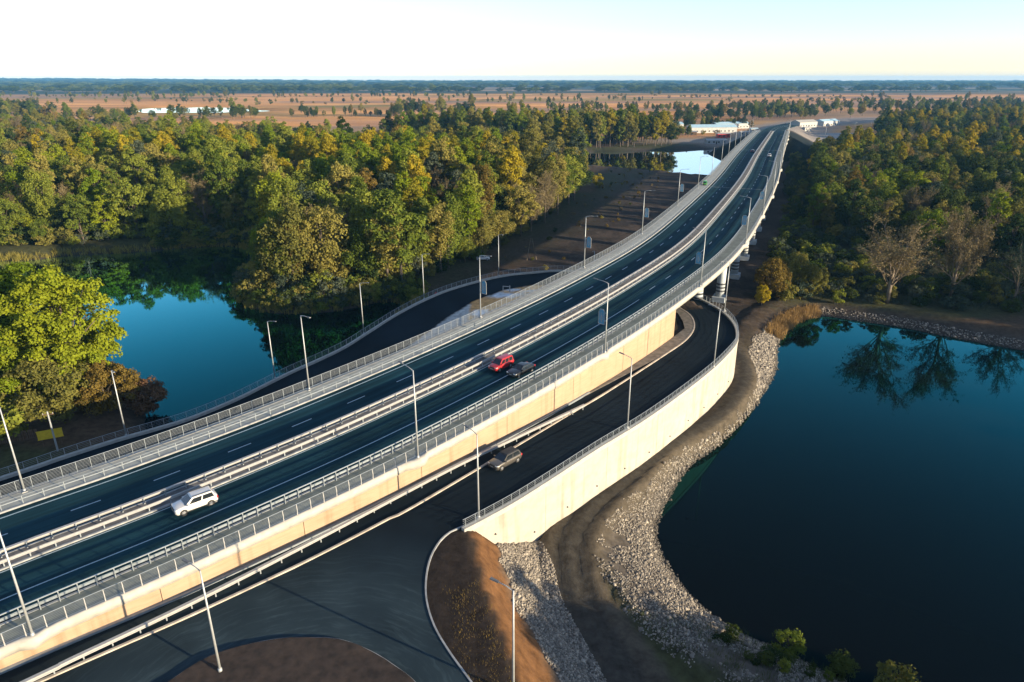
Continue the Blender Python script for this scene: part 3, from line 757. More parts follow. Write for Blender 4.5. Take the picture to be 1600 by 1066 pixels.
for q in np.arange(4.0, ws[-1]-2, 6.0):
    p_ = np.array([np.interp(q, ws, WP[:, i]) for i in range(3)]); n_ = np.array([np.interp(q, ws, nW[:, i]) for i in range(2)]); g_ = float(tz(p_[0]+n_[0]*1.2, p_[1]+n_[1]*1.2)[0])
    if p_[2]-g_ > 3.0:
        MB().tube([(p_[0]+n_[0]*.3, p_[1]+n_[1]*.3, g_+1.35), (p_[0]+n_[0]*.62, p_[1]+n_[1]*.62, g_+1.30)], .09, 8).build('drain_pipe', M['dark_stripe'], rw, loc=-Vector(RL))
o = sweep('parapet_kerb', WP, [(-.02, -.3), (-.02, .30), (.50, .30), (.50, -.3)], M['coping'], rw); o.location = -Vector(RL)
FP = resample(OUTC[OUTS >= S_WALL_END+6], 1.0)
fp = tag(empty('parapet_wall', FP[0]), 'low pale concrete parapet along the outside of the far ramp', 'wall')
o = sweep('parapet_beam', FP, [(-.02, -1.2), (-.02, .38), (.45, .38), (.45, -1.2)], M['coping'], fp); o.location = -Vector(FP[0])
# ------------------------------------------------------------------ railings and guardrails
def place_along(P, spacing, start=0.0):
    s = arclen(P); q = np.arange(start, s[-1]+1e-6, spacing)
    pts = np.stack([np.interp(q, s, P[:, i]) for i in range(3)], 1)
    nxt = np.stack([np.interp(np.minimum(q+.3, s[-1]), s, P[:, i]) for i in range(2)], 1); prv = np.stack([np.interp(np.maximum(q-.3, 0), s, P[:, i]) for i in range(2)], 1)
    d = nxt-prv; return pts, np.arctan2(d[:, 1], d[:, 0])

def square_rail(o, z, w=.05, h=.05): return [(o-w/2, z-h/2), (o-w/2, z+h/2), (o+w/2, z+h/2), (o+w/2, z-h/2)]
def wbeam(o, z, sgn, d=.085, h=.31):
    a = [(0, -.5), (.25, -.46), (1, -.36), (1, -.2), (.2, -.07), (.2, .07), (1, .2), (1, .36), (.25, .46), (0, .5)]
    f = [(o+sgn*x*d, z+y*h) for x, y in a]; b = [(o+sgn*(x*d-.014), z+y*h) for x, y in a][::-1]
    q = f+b; return q if sgn < 0 else q[::-1]

def fence(name, label, cat, P, post_mb, spacing, rails, mat_post, mat_rail, near=170.0, group=None, rail_name='rail', start=.3):
    """a railing: one post mesh copied along the line, long rails, far posts joined"""
    L = Vector(P[0]); t = tag(empty(name, L), label, cat, group)
    pts, ang = place_along(P, spacing, start)
    dist = np.hypot(pts[:, 0], pts[:, 1])
    pm = post_mb.mesh('post'); pm.materials.append(mat_post)
    pv = np.array([v.co[:] for v in pm.vertices]); pf = [tuple(p.vertices) for p in pm.polygons]
    far = MB()
    order = np.argsort(dist); keep = set(order[:280][dist[order[:280]] < near].tolist())
    for i, (p, a) in enumerate(zip(pts, ang)):
        if i in keep:
            o = bpy.data.objects.new('post', pm); COL.objects.link(o); o.parent = t; o.location = Vector(p)-L; o.rotation_euler = (0, 0, a)
        else:
            c, s_ = math.cos(a), math.sin(a); W = pv.copy(); W[:, 0] = pv[:, 0]*c-pv[:, 1]*s_; W[:, 1] = pv[:, 0]*s_+pv[:, 1]*c
            far.add(W+(np.array(p)-np.array(L)), pf)
    if far.v: kind(far.build('far_posts', mat_post, t), 'stuff')
    for prof in rails:
        o = sweep(rail_name, P, prof, mat_rail, t); o.location = -L
    return t

def post_box(w, d, h, z0=0.0): return MB().box(-w/2, w/2, -d/2, d/2, z0, h)
def post_curved(h=1.25):
    m = MB(); m.add([(-.04,.03,0),(.04,.03,0),(.04,-.05,0),(-.04,-.05,0), (-.035,-.02,.6),(.035,-.02,.6),(.035,-.09,.6),(-.035,-.09,.6), (-.03,.05,h),(.03,.05,h),(.03,0.0,h),(-.03,0.0,h)],
                    [(3,2,1,0),(0,1,5,4),(1,2,6,5),(2,3,7,6),(3,0,4,7),(4,5,9,8),(5,6,10,9),(6,7,11,10),(7,4,8,11),(8,9,10,11)]); return m

SE = 618.0
g = M['rail_grey']
fence('railing', 'white outer railing of thin bars on the coping above the beige wall', 'railing', mline(S0, SE, 12.36, .26), post_curved(1.2), 1.42,
      [square_rail(0, 1.2, .06, .05)]+[square_rail(.03, z, .016, .016) for z in (.18, .33, .48, .63, .78, .93, 1.06)], M['rail_white'], g)
fence('railing', 'outer railing with many horizontal bars along the pale footway', 'railing', mline(S0, SE, -12.3, .26), post_box(.05, .07, 1.3), 1.42,
      [square_rail(0, 1.3, .07, .05)]+[square_rail(0, z, .024, .024) for z in (.16, .32, .48, .64, .80, .96, 1.12)], M['rail_grey'], M['rail_grey'])
g = M['rail_grey']
fence('guardrail', 'grey steel guardrail with a high top bar beside the grey footway', 'guardrail', mline(S0, SE, 9.62, .16), post_box(.08, .13, 1.06), 1.42,
      [square_rail(0, 1.08, .10, .09), wbeam(-.07, .55, -1, .09, .30)], g, M['steel'])
fence('guardrail', 'low pale guardrail along the edge of the pale footway', 'guardrail', mline(S0, SE, -9.62, .16), post_box(.07, .1, .9), 1.9,
      [square_rail(0, .90, .05, .04), square_rail(0, .55, .04, .10)], g, g)
fence('guardrail', 'white median guardrail facing the carriageway with the dashed line', 'guardrail', mline(S0, 600, -.72, .14), post_box(.1, .12, .7), 2.05,
      [wbeam(-.10, .60, -1, .10, .34), [(-.20, .76), (-.20, .79), (.12, .79), (.12, .76)]], M['steel'], M['rail_white'])
fence('guardrail', 'white median guardrail facing the silver-white SUV', 'guardrail', mline(S0, 600, .92, .14), post_box(.1, .12, .7), 2.05,
      [wbeam(.10, .60, 1, .10, .34)], M['steel'], M['rail_white'])
gp = np.array([(-70,9),(-38.2,38.3),(-35.2,41.2),(-28.0,47.9),(-19.0,56.4),(-7.2,68.0),(.3,75.1),(9.9,84.2)])
gp = resample(crs(np.column_stack([gp, RZ(gp[:, 0], gp[:, 1])]), 8), 1.0)
fence('guardrail', 'white guardrail along the foot of the beige wall ending beyond the ramp car', 'guardrail', gp, post_box(.1, .12, .72), 2.1,
      [wbeam(.09, .60, 1, .10, .34), [(-.12, .74), (-.12, .79), (.2, .79), (.2, .74)]], M['steel'], M['rail_white'])
rp = WP.copy(); rp[:, :2] += nW*.25; rp[:, 2] += .30
fence('railing', 'thin grey railing on top of the cream ramp wall', 'railing', rp, post_box(.045, .06, 1.0), 1.25,
      [square_rail(0, 1.0, .06, .05), square_rail(0, .12, .04, .04)]+[square_rail(0, z, .02, .02) for z in (.34, .56, .78)], M['rail_grey'], M['rail_grey'])
fpp = FP.copy(); fpp[:, :2] += normals2(FP)*.2; fpp[:, 2] += .38
fence('railing', 'thin railing on the parapet of the far ramp by the pond', 'railing', fpp, post_box(.05, .06, 1.05), 1.5,
      [square_rail(0, 1.05, .06, .05), square_rail(0, .15, .035, .035)]+[square_rail(0, z, .02, .02) for z in (.4, .62, .84)], M['rail_white'], M['rail_grey'])

# ------------------------------------------------------------------ street lamps
def lamp_meshes(h, arm):
    d = {}
    d['pole'] = MB().tube([(0,0,.25),(0,0,h*.5),(0,0,h)], [.105,.085,.055], 10).mesh('pole', True)
    d['base'] = MB().tube([(0,0,-.05),(0,0,.3)], [.17,.15], 10).mesh('base', True)
    d['flange'] = MB().box(-.24,.24,-.24,.24,-.12,.03).mesh('flange')
    pts = [(0,0,h-.25),(.10*arm,0,h+.02),(.45*arm,0,h+.16),(arm,0,h+.24)]
    d['arm'] = MB().tube(pts, [.05,.045,.04,.035], 8).mesh('arm', True)
    hm = MB(); hm.add([(arm-.1,-.10,h+.20),(arm+.62,-.13,h+.27),(arm+.62,.13,h+.27),(arm-.1,.10,h+.20),(arm-.1,-.07,h+.29),(arm+.58,-.10,h+.36),(arm+.58,.10,h+.36),(arm-.1,.07,h+.29)],
                      [(3,2,1,0),(4,5,6,7),(0,1,5,4),(1,2,6,5),(2,3,7,6),(3,0,4,7)])
    d['lamp_head'] = hm.mesh('lamp_head')
    mats = {'pole': M['lamp_grey'], 'base': M['lamp_grey'], 'flange': M['concrete'], 'arm': M['lamp_grey'], 'lamp_head': M['lamp_head']}
    for k_, v in d.items(): v.materials.append(mats[k_])
    return d
LM_MAIN, LM_RAMP = lamp_meshes(10.6, 1.9), lamp_meshes(9.7, 1.3)

emb_m = bpy.data.materials.new('emblem_blue_enamel'); emb_m.use_nodes = True
emb_m = mat_plain('emblem_blue_enamel', (.06, .22, .34), .5, 0, .15, 4)
def emblem_meshes():
    fr = MB()
    def bar(a, b, r=.035): fr.tube([a, b], r, 6)
    c = [(.35,0,0),(1.35,0,0),(1.35,0,1.9),(1.1,0,2.25),(.6,0,2.25),(.35,0,1.9)]
    for i in range(6): bar(c[i], c[(i+1) % 6])
    for z in (.5, 1.8): bar((0,0,z), (.35,0,z))
    pn = MB(); pn.add([(.42,-.02,.08),(1.28,-.02,.08),(1.28,-.02,1.87),(1.07,-.02,2.16),(.63,-.02,2.16),(.42,-.02,1.87),(.42,.02,.08),(1.28,.02,.08),(1.28,.02,1.87),(1.07,.02,2.16),(.63,.02,2.16),(.42,.02,1.87)],
                      [(0,1,2,3,4,5),(11,10,9,8,7,6)]+[(i,(i+6),(i+1)%6+6,(i+1)%6) for i in range(6)])
    tr = MB()
    for sy in (-1, 1):                                     # trident: three prongs, curled sides, foot
        y = .035*sy
        def q(p): tr.add([(x,y,z) for x, z in p], [tuple(range(len(p)))[::sy]])
        q([(.81,.5),(.89,.5),(.89,1.75),(.85,1.9),(.81,1.75)])
        q([(.55,.75),(.62,.75),(.62,1.7),(.55,1.8)]); q([(1.08,.75),(1.15,.75),(1.15,1.8),(1.08,1.7)])
        q([(.55,.68),(1.15,.68),(1.15,.76),(.55,.76)]); q([(.66,.95),(.72,.9),(.81,1.2),(.81,1.4)]); q([(1.04,.95),(.89,1.4),(.89,1.2),(.98,.9)])
        q([(.70,.5),(.85,.3),(1.0,.5),(.94,.56),(.85,.45),(.76,.56)])
    return fr.mesh('emblem_frame'), pn.mesh('emblem_panel'), tr.mesh('trident')
EMB = emblem_meshes()
for me_, mm_ in zip(EMB, (M['rail_white'], emb_m, M['rail_white'])): me_.materials.append(mm_)

def lamp(x, y, z, rz, meshes, label, group, emblem=False, tilt=0.0):
    t = tag(empty('street_lamp', (x, y, z), rz), label, 'street lamp', group)
    for k_, me_ in meshes.items():
        o = bpy.data.objects.new(k_, me_); COL.objects.link(o); o.parent = t
    if emblem:
        f = bpy.data.objects.new('emblem_frame', EMB[0]); COL.objects.link(f); f.parent = t; f.location = (0, 0, 4.3)
        for nm, me_ in (('emblem_panel', EMB[1]), ('trident', EMB[2])):
            o = bpy.data.objects.new(nm, me_); COL.objects.link(o); o.parent = f
    return t
ORD = ['first', 'second', 'third', 'fourth', 'fifth', 'sixth', 'seventh', 'eighth', 'ninth', 'tenth', 'eleventh', 'twelfth', 'thirteenth', 'fourteenth', 'fifteenth', 'sixteenth']
for i, s in enumerate(LAMP_R):
    p = mp([s], 12.62, .2)[0]
    if i == 0: continue
    lamp(p[0], p[1], p[2], heading(s)+math.pi/2, LM_MAIN, f'tall street lamp, {ORD[i-1]} from the photo edge along the lake-side railing' + (', with trident emblem' if 3 <= i <= 6 else ''), 'street lamps along the bridge', 3 <= i <= 6)
for i, s in enumerate(LAMP_L):
    p = mp([s], -12.0 if i < 3 else -12.0, .2)[0]
    if i == 0: continue
    lamp(p[0], p[1], p[2], heading(s)-math.pi/2, LM_MAIN, f'tall street lamp, {ORD[i-1]} from the photo edge along the pale footway' + (', with trident emblem' if 3 <= i <= 6 else ''), 'street lamps along the bridge', 3 <= i <= 6)
RL_ = [(-22.9,40.7,'on the soil island at the junction'),(-3.6,59.4,'at the near end of the cream ramp wall'),(14.7,78.4,'on the cream ramp wall beyond the ramp car'),(31.5,98.9,'on the cream wall before the ramp bend'),(41.4,127.0,'at the ramp bend under the bridge'),(0.1,38.4,'on the riprap slope at the photo foot')]
for x, y, tx in RL_:
    d, sd, sa = poly_dist(np.array([x]), np.array([y]), OUTC[:120]); k_ = int(np.argmin(np.hypot(OUTC[:, 0]-x, OUTC[:, 1]-y)))
    n_ = normals2(OUTC)[k_]; rz = math.atan2(-n_[1], -n_[0])*-1 if False else math.atan2(n_[1]*-1, n_[0]*-1)
    if y < 45: rz = R(150)
    z = float(RZ(x, y))+(.3 if 45 < y else .2)
    if x == 0.1: z = float(tz(x, y)[0])
    lamp(x+(n_[0]*.25 if y > 45 else 0), y+(n_[1]*.25 if y > 45 else 0), z, rz, LM_RAMP, 'slim street lamp '+tx, 'slim ramp lamps')
for k, (x, y) in enumerate([(282,640),(318,662),(352,700),(380,745),(190,618),(172,600)]):
    lamp(x, y, float(tz(x, y)[0]), .4*k, LM_MAIN, f'distant street lamp, {ORD[k]} around the works at the far bridge end', 'lamps at the far bridge end')
for x, y, tx in [(-51.8,81.4,'on the far parapet beside the orange bush'),(-38.0,99.2,'on the far parapet before open pond water'),(-27.5,117.6,'on the far parapet at the pond corner'),(-18.4,137.8,'on the far ramp parapet before the tall olive tree'),(-3.0,154.4,'on the far ramp parapet before the bare clearing'),(20.5,166.5,'on the dark soil beyond the far ramp')]:
    k_ = int(np.argmin(np.hypot(OUTC[:, 0]-x, OUTC[:, 1]-y))); n_ = normals2(OUTC)[k_]
    q = OUTC[k_] if x < 15 else np.array([x, y, float(tz(x, y)[0])])
    lamp(q[0]+n_[0]*.25, q[1]+n_[1]*.25, q[2]+(.38 if x < 15 else 0), math.atan2(-n_[1], -n_[0]), LM_RAMP, 'slim street lamp '+tx, 'slim ramp lamps')
# ------------------------------------------------------------------ trees
def mat_leaf(name, c0, c1, c2, trans=.28):
    """leaf colour varies from tree to tree and from clump to clump"""
    m = bpy.data.materials.new(name); m.use_nodes = True; n = m.node_tree.nodes; l = m.node_tree.links; n.clear()
    out = n.new('ShaderNodeOutputMaterial'); oi = n.new('ShaderNodeObjectInfo'); geo = n.new('ShaderNodeNewGeometry')
    no = n.new('ShaderNodeTexNoise'); no.inputs['Scale'].default_value = .32; no.inputs['Detail'].default_value = 4
    l.new(geo.outputs['Position'], no.inputs['Vector'])
    ri = n.new('ShaderNodeMath'); ri.operation = 'MULTIPLY_ADD'; l.new(geo.outputs['Random Per Island'], ri.inputs[0]); ri.inputs[1].default_value = .30
    ad = n.new('ShaderNodeMath'); ad.operation = 'MULTIPLY_ADD'; l.new(no.outputs['Fac'], ad.inputs[0]); ad.inputs[1].default_value = .75
    l.new(oi.outputs['Random'], ri.inputs[2])
    sc = n.new('ShaderNodeMath'); sc.operation = 'MULTIPLY'; l.new(ri.outputs[0], sc.inputs[0]); sc.inputs[1].default_value = .62
    l.new(sc.outputs[0], ad.inputs[2])
    rp = n.new('ShaderNodeValToRGB'); e = rp.color_ramp.elements
    e[0].position = .25; e[0].color = rgba(c0); e[1].position = 1.05 if False else .98; e[1].color = rgba(c2)
    k = e.new(.62); k.color = rgba(c1)
    l.new(ad.outputs[0], rp.inputs['Fac'])
    d = n.new('ShaderNodeBsdfDiffuse'); t = n.new('ShaderNodeBsdfTranslucent'); mx = n.new('ShaderNodeMixShader'); mx.inputs[0].default_value = trans
    l.new(rp.outputs['Color'], d.inputs['Color']); l.new(rp.outputs['Color'], t.inputs['Color'])
    l.new(d.outputs[0], mx.inputs[1]); l.new(t.outputs[0], mx.inputs[2]); l.new(mx.outputs[0], out.inputs['Surface'])
    return m
LEAF = {
    'green':  mat_leaf('leaves_green',  (.040, .066, .012), (.098, .130, .020), (.180, .200, .030)),
    'dark':   mat_leaf('leaves_dark',   (.018, .034, .012), (.034, .056, .016), (.066, .084, .020)),
    'olive':  mat_leaf('leaves_olive',  (.066, .074, .020), (.135, .132, .032), (.215, .188, .046)),
    'yellow': mat_leaf('leaves_yellow', (.110, .115, .012), (.200, .180, .014), (.310, .240, .018)),
    'lime':   mat_leaf('leaves_lime',   (.056, .096, .008), (.118, .165, .012), (.190, .220, .016)),
    'amber':  mat_leaf('leaves_amber',  (.085, .066, .018), (.145, .105, .026), (.205, .145, .036)),
    'russet': mat_leaf('leaves_russet', (.085, .052, .032), (.130, .076, .042), (.180, .105, .058)),
    'dry':    mat_leaf('leaves_dry',    (.085, .070, .040), (.140, .112, .058), (.200, .160, .080), .15),
    'reed':   mat_leaf('reed_straw',    (.150, .100, .045), (.260, .170, .070), (.360, .240, .100), .2),
    'grey':   mat_leaf('leaves_greygreen', (.030, .045, .030), (.055, .075, .048), (.085, .100, .062)),
}
BARK = mat_plain('bark_greybrown', (.085, .068, .052), .95, 0, .35, 2.0)
BARK_PALE = mat_plain('bark_pale', (.15, .12, .085), .95, 0, .3, 2.0)

def leaf_quads(rs, C, rad, n, size, up=.35, flat=1.0, droop=0.0):
    """n leaf clumps on the shell of each cluster"""
    k = len(C); D = rs.normal(size=(k, n, 3)); D /= np.linalg.norm(D, axis=2)[..., None]
    D[..., 2] = np.where(D[..., 2] < -.35, -D[..., 2]*.6, D[..., 2])
    rr = (.45+.62*rs.rand(k, n, 1)**.6)
    Pp = C[:, None, :]+D*rad[:, None, None]*rr*np.array([1, 1, flat])
    Pp[..., 2] -= droop*rs.rand(k, n)**2
    N = D*.9+rs.normal(size=D.shape)*.55; N[..., 2] += up; N /= np.linalg.norm(N, axis=2)[..., None]
    A = np.cross(N, rs.normal(size=D.shape)); A /= np.linalg.norm(A, axis=2)[..., None]+1e-9; B = np.cross(N, A)
    s = size*(.6+.8*rs.rand(k, n, 1))
    P0 = Pp.reshape(-1, 3); A = (A*s).reshape(-1, 3); B = (B*s*.72).reshape(-1, 3); Nn = (N*s*.22).reshape(-1, 3)
    V = np.stack([P0-A, P0-B-Nn*.5, P0+A, P0+B-Nn], 1).reshape(-1, 3)
    F = np.arange(len(V)).reshape(-1, 4)
    return V, F

def make_tree(seed, H=18.0, w=4.6, crown0=.28, shape='round', clusters=55, leaves=62, size=.36, csize=1.35, droop=0.0, trunk_r=.26, limbs=9, bare=False):
    rs = np.random.RandomState(seed); zc0 = H*crown0
    C = []
    while len(C) < clusters:
        p = rs.uniform(-1, 1, 3); r = np.linalg.norm(p)
        if r > 1 or r < .35*rs.rand(): continue
        if r < .55 and rs.rand() < .6: continue
        t = (p[2]+1)/2
        if shape == 'round': wr = 1.0
        elif shape == 'oval': wr = .62+.38*math.sin(math.pi*min(1, t*1.05))
        elif shape == 'flare': wr = .45+.75*t
        elif shape == 'dome': wr = 1.1-.35*t
        else: wr = 1
        C.append((p[0]*w*wr, p[1]*w*wr, zc0+(H-zc0)*(.06+.88*t)))
    C = np.array(C)
    # uneven outline: lobes pushed in and out
    lob = rs.normal(size=(7, 3)); lob /= np.linalg.norm(lob, axis=1)[:, None]; amp = rs.uniform(-.22, .26, 7)
    ctr = np.array([0, 0, zc0+(H-zc0)*.5]); dv = C-ctr; dn = dv/(np.linalg.norm(dv, axis=1)[:, None]+1e-6)
    f = 1+sum(a*np.clip(dn@q, 0, 1)**3 for a, q in zip(amp, lob)); C = ctr+dv*f[:, None]
    rad = csize*rs.uniform(.65, 1.25, len(C))
    V, F = leaf_quads(rs, C, rad, leaves, size, droop=droop, flat=.85)
    cm = fast_mesh('crown', V, F)
    tb = MB(); bend = rs.uniform(-.5, .5, 2)
    top = H*.80
    tp = [(bend[0]*q*q*2, bend[1]*q*q*2, top*q-.35*(q == 0)) for q in (0, .25, .5, .75, 1)]
    tb.tube(tp, [trunk_r*1.25, trunk_r, trunk_r*.75, trunk_r*.45, trunk_r*.15], 7)
    for i in rs.choice(len(C), min(limbs, len(C)), False):
        z0 = min(top*.7, max(H*.16, C[i][2]*rs.uniform(.35, .6))); q = z0/top
        a = Vector((bend[0]*q*q*2, bend[1]*q*q*2, z0)); b = Vector(C[i]); mid = a.lerp(b, .5)+Vector((0, 0, .12*(b-a).length))
        tb.tube([a, mid, b], [trunk_r*.42, trunk_r*.28, .035], 5)
    return tb.mesh('trunk', True), cm

def make_bare(seed, H=20.0, w=5.5, n1=12, n2=9, n3=8, leaves=0):
    """leafless crown of fine twigs"""
    rs = np.random.RandomState(seed); tb = MB(); tw_v = []; tw_f = []
    top = H*.55
    tb.tube([(0,0,-.3),(.1,.1,top*.5),(.15,.1,top)], [.34,.27,.16], 7)
    LV = []
    def twig(a, b, r):
        a = np.array(a); b = np.array(b); d = b-a; d = d/(np.linalg.norm(d)+1e-9); u = np.cross(d, [.3,.5,.8]); u /= np.linalg.norm(u); v = np.cross(d, u)
        i0 = len(tw_v)
        for k in range(3):
            an = k*2.094; tw_v.append(a+(u*math.cos(an)+v*math.sin(an))*r)
        tw_v.append(b)
        for k in range(3): tw_f.append((i0+k, i0+(k+1) % 3, i0+3))
    for i in range(n1):
        an = i*2.4+rs.uniform(-.4, .4); el = rs.uniform(.35, 1.25); z0 = rs.uniform(.22, 1)*top; ln = w*rs.uniform(.75, 1.15)*(1.25 if el > .8 else 1)
        a = np.array([.1, .1, z0]); d = np.array([math.cos(an)*math.cos(el), math.sin(an)*math.cos(el), math.sin(el)])
        b = a+d*ln+np.array([0, 0, ln*.30]); mid = (a+b)/2+np.array([0, 0, -.05*ln])
        tb.tube([a, mid, b], [.13, .08, .03], 5)
        for j in range(n2):
            t = rs.uniform(.3, 1); p = a+(b-a)*t; d2 = d+rs.normal(size=3)*.55; d2[2] += .45; d2 /= np.linalg.norm(d2); q = p+d2*rs.uniform(1.2, 3.0)
            tb.tube([p, q], [.045, .02], 4, False)
            for k in range(n3):
                t2 = rs.uniform(.15, 1); p3 = p+(q-p)*t2; d3 = d2+rs.normal(size=3)*.6; d3[2] += .35; d3 /= np.linalg.norm(d3); e = p3+d3*rs.uniform(.5, 1.6)
                twig(p3, e, .03)
                for m_ in range(2):
                    d4 = d3+rs.normal(size=3)*.7; e2 = p3+(e-p3)*rs.uniform(.3, .9); twig(e2, e2+d4*rs.uniform(.25, .7), .022)
                LV.append(e)
    C = np.array(LV); sc = C[:, 2].max(); f = H/sc
    V2, F2 = leaf_quads(rs, C, np.full(len(C), .45), leaves, .12)
    me = bpy.data.meshes.new('crown'); n0 = len(tw_v)
    me.from_pydata([tuple(p) for p in tw_v]+V2.tolist(), [], tw_f+[tuple(q+n0 for q in ff) for ff in F2.tolist()]); me.update()
    tm = tb.mesh('trunk', True)
    for mm in (me, tm):
        co = np.empty(len(mm.vertices)*3); mm.vertices.foreach_get('co', co); co = co.reshape(-1, 3); co[:, 2] *= f; mm.vertices.foreach_set('co', co.ravel()); mm.update()
    return tm, me

SHAPES = {
    'broad':  [make_tree(11, 17, 5.0, .22, 'round', 70, 105, .25, 1.40), make_tree(12, 18, 4.6, .25, 'dome', 66, 105, .25, 1.35), make_tree(13, 16, 5.4, .2, 'round', 74, 100, .25, 1.35)],
    'poplar': [make_tree(21, 22, 3.7, .18, 'oval', 72, 100, .24, 1.2), make_tree(22, 24, 4.0, .22, 'oval', 74, 100, .24, 1.25), make_tree(23, 20, 3.4, .16, 'oval', 66, 100, .24, 1.15)],
    'willow': [make_tree(31, 15, 5.2, .12, 'dome', 72, 110, .21, 1.3, 1.7), make_tree(32, 17, 4.8, .14, 'dome', 72, 110, .21, 1.3, 1.9), make_tree(33, 18, 4.3, .2, 'flare', 68, 110, .21, 1.3, 1.5)],
    'bush':   [make_tree(41, 4.2, 2.4, .04, 'dome', 26, 50, .20, .80, .3, .07, 7), make_tree(42, 5.0, 2.2, .05, 'round', 26, 50, .20, .80, .2, .07, 7), make_tree(43, 3.4, 2.7, .03, 'dome', 26, 46, .20, .75, .4, .06, 6)],
    'shrub':  [make_tree(44, 10.0, 5.2, .03, 'dome', 130, 120, .17, 1.05, .4, .12, 16), make_tree(45, 7.5, 3.4, .04, 'round', 80, 120, .16, .9, .3, .10, 12)],
    'bare':   [make_bare(51, 18, 5.6, 18, 11, 8, 4), make_bare(52, 20, 4.4, 18, 11, 8, 4)],
}
CROWN_M = {}
def crown_mesh(shape, i, leaf):
    k = (shape, i, leaf)
    if k not in CROWN_M:
        me = SHAPES[shape][i][1].copy(); me.materials.clear(); me.materials.append(LEAF[leaf]); CROWN_M[k] = me
    return CROWN_M[k]
for sh, lst in SHAPES.items():
    for tm, cmm in lst: tm.materials.append(BARK_PALE if sh == 'bare' else BARK)

def tree(x, y, shape, i, leaf, sc, label, group=None, rz=None, name='tree', zs=1.0, cat='tree', trunk=None, dz=0.0):
    t = tag(empty(name, (x, y, float(tz(x, y)[0])-.05+dz), random.random()*6.28 if rz is None else rz), label, cat, group); t.scale = (sc, sc, sc*zs)
    i %= len(SHAPES[shape])
    o = bpy.data.objects.new('trunk', SHAPES[shape][i][0]); COL.objects.link(o); o.parent = t
    c = bpy.data.objects.new('crown', crown_mesh(shape, i, leaf)); COL.objects.link(c); c.parent = t
    return t

# where woods grow (plan polygons)
WOOD_L = [(-700,120),(-260,195),(-215,206),(-185,209),(-148,212),(-122,221),(-91,229),(-74,212),(-68,184),(-66,170),(-58,160),(-46,159),(-36,163),(-27,168),(-17,180),(-8,199),(3,224),(14,252),(26,290),(34,330),(36,385),(16,440),(-60,470),(-140,520),(-150,590),(-330,640),(-620,700),(-1000,640),(-1000,200)]
WOOD_R = [(122,196),(136,186),(150,160),(185,148),(300,140),(900,420),(1300,800),(1250,1180),(1000,1120),(760,960),(540,905),(425,820),(335,655),(318,590),(262,500),(205,470),(168,395),(140,320),(118,265),(106,240),(104,222)]
WOOD_F = [(22,534),(60,540),(100,548),(126,556),(134,580),(120,640),(60,660),(-40,650),(-110,600)]
def jitter_points(poly, step, seed, jit=.42, clear=24):
    a = np.array(poly); rs = np.random.RandomState(seed)
    xs = np.arange(a[:, 0].min(), a[:, 0].max(), step); ys = np.arange(a[:, 1].min(), a[:, 1].max(), step)
    x, y = np.meshgrid(xs, ys); x = x+(np.arange(len(ys)) % 2)[:, None]*step*.5
    x = (x+rs.uniform(-jit, jit, x.shape)*step).ravel(); y = (y+rs.uniform(-jit, jit, y.shape)*step).ravel()
    k = inside(x, y, a)
    for P in (POND_L, LAKE_R, RIVER): k &= signed(x, y, P) < -2.0
    d, sd, _ = poly_dist(x, y, MAIN[::6]); k &= d > clear
    return x[k], y[k]
def in_view(x, y, m=1.10): return (np.abs(x) < .75*m*(y*.933+18)+6) & (y > 30)

random.seed(4)
rs = np.random.RandomState(77)
# singular trees that stand out
def hero():
    tm, cm_ = make_tree(61, 21, 8.0, .06, 'dome', 260, 150, .20, 1.25, .3, .42, 16); tm.materials.append(BARK); cm_.materials.append(LEAF['lime'])
    tm2, cm2 = make_tree(62, 19, 6.2, .08, 'round', 190, 140, .20, 1.25, .3, .36, 14); tm2.materials.append(BARK); cm2.materials.append(LEAF['lime'])
    for (x, y, me, sc, lb) in ((-71.5, 101.5, (tm, cm_), 1.12, 'large bright yellow-green tree leaning over the pond at the photo edge'),
                               (-85.5, 112.0, (tm2, cm2), 1.18, 'yellow-green tree behind the largest pond tree, cut by the photo edge'),
                               (-79.0, 92.5, (tm2, cm2), .80, 'shaded lower tree in front of the large yellow-green pond tree')):
        t = tag(empty('tree', (x, y, float(tz(x, y)[0])), rs.rand()*6), lb, 'tree'); t.scale = (sc,)*3
        for nm, m_ in zip(('trunk', 'crown'), me):
            o = bpy.data.objects.new(nm, m_); COL.objects.link(o); o.parent = t
hero()
tree(-64.5, 98.0, 'shrub', 0, 'amber', .95, 'round orange-brown bush on the pond bank behind the far ramp lamp', name='bush', cat='bush')
tree(-60.3, 101.3, 'shrub', 1, 'russet', .95, 'pinkish russet bush reaching over the pond water', name='bush', cat='bush')
tree(-70.0, 95.0, 'shrub', 0, 'olive', 1.15, 'olive bush between the large pond tree and the orange bush', name='bush', cat='bush')
tree(-74, 88, 'bush', 0, 'green', 1.5, 'dark green bush behind the yellow board', name='bush', cat='bush')
t_ = tree(88.7, 154.0, 'bare', 0, 'dry', 1.15, 'wide pale leafless tree on the lake bank', zs=1.0); t_.scale[0] = 1.55; t_.scale[1] = 1.55
tree(104.8, 156, 'bare', 1, 'dry', 1.12, 'tall narrow leafless tree with dry twigs beside the wide leafless one', zs=1.02).scale[0] = 1.15
tree(117, 152, 'bare', 0, 'grey', .95, 'grey twiggy tree at the photo edge beside the lake')
tree(-54.5, 163.5, 'willow', 1, 'olive', 1.30, 'tall sunlit olive willow standing forward on the pond point', zs=1.12)
tree(-47.5, 167.0, 'willow', 0, 'olive', 1.35, 'broad olive willow beside the tallest willow on the pond point', zs=1.15)
tree(-19.5, 181.5, 'willow', 2, 'olive', 1.12, 'broad golden-olive tree right behind the far ramp bend', zs=.95)
tree(-28.5, 176.0, 'broad', 1, 'dark', 1.0, 'dark green tree beside the golden-olive tree at the ramp bend')
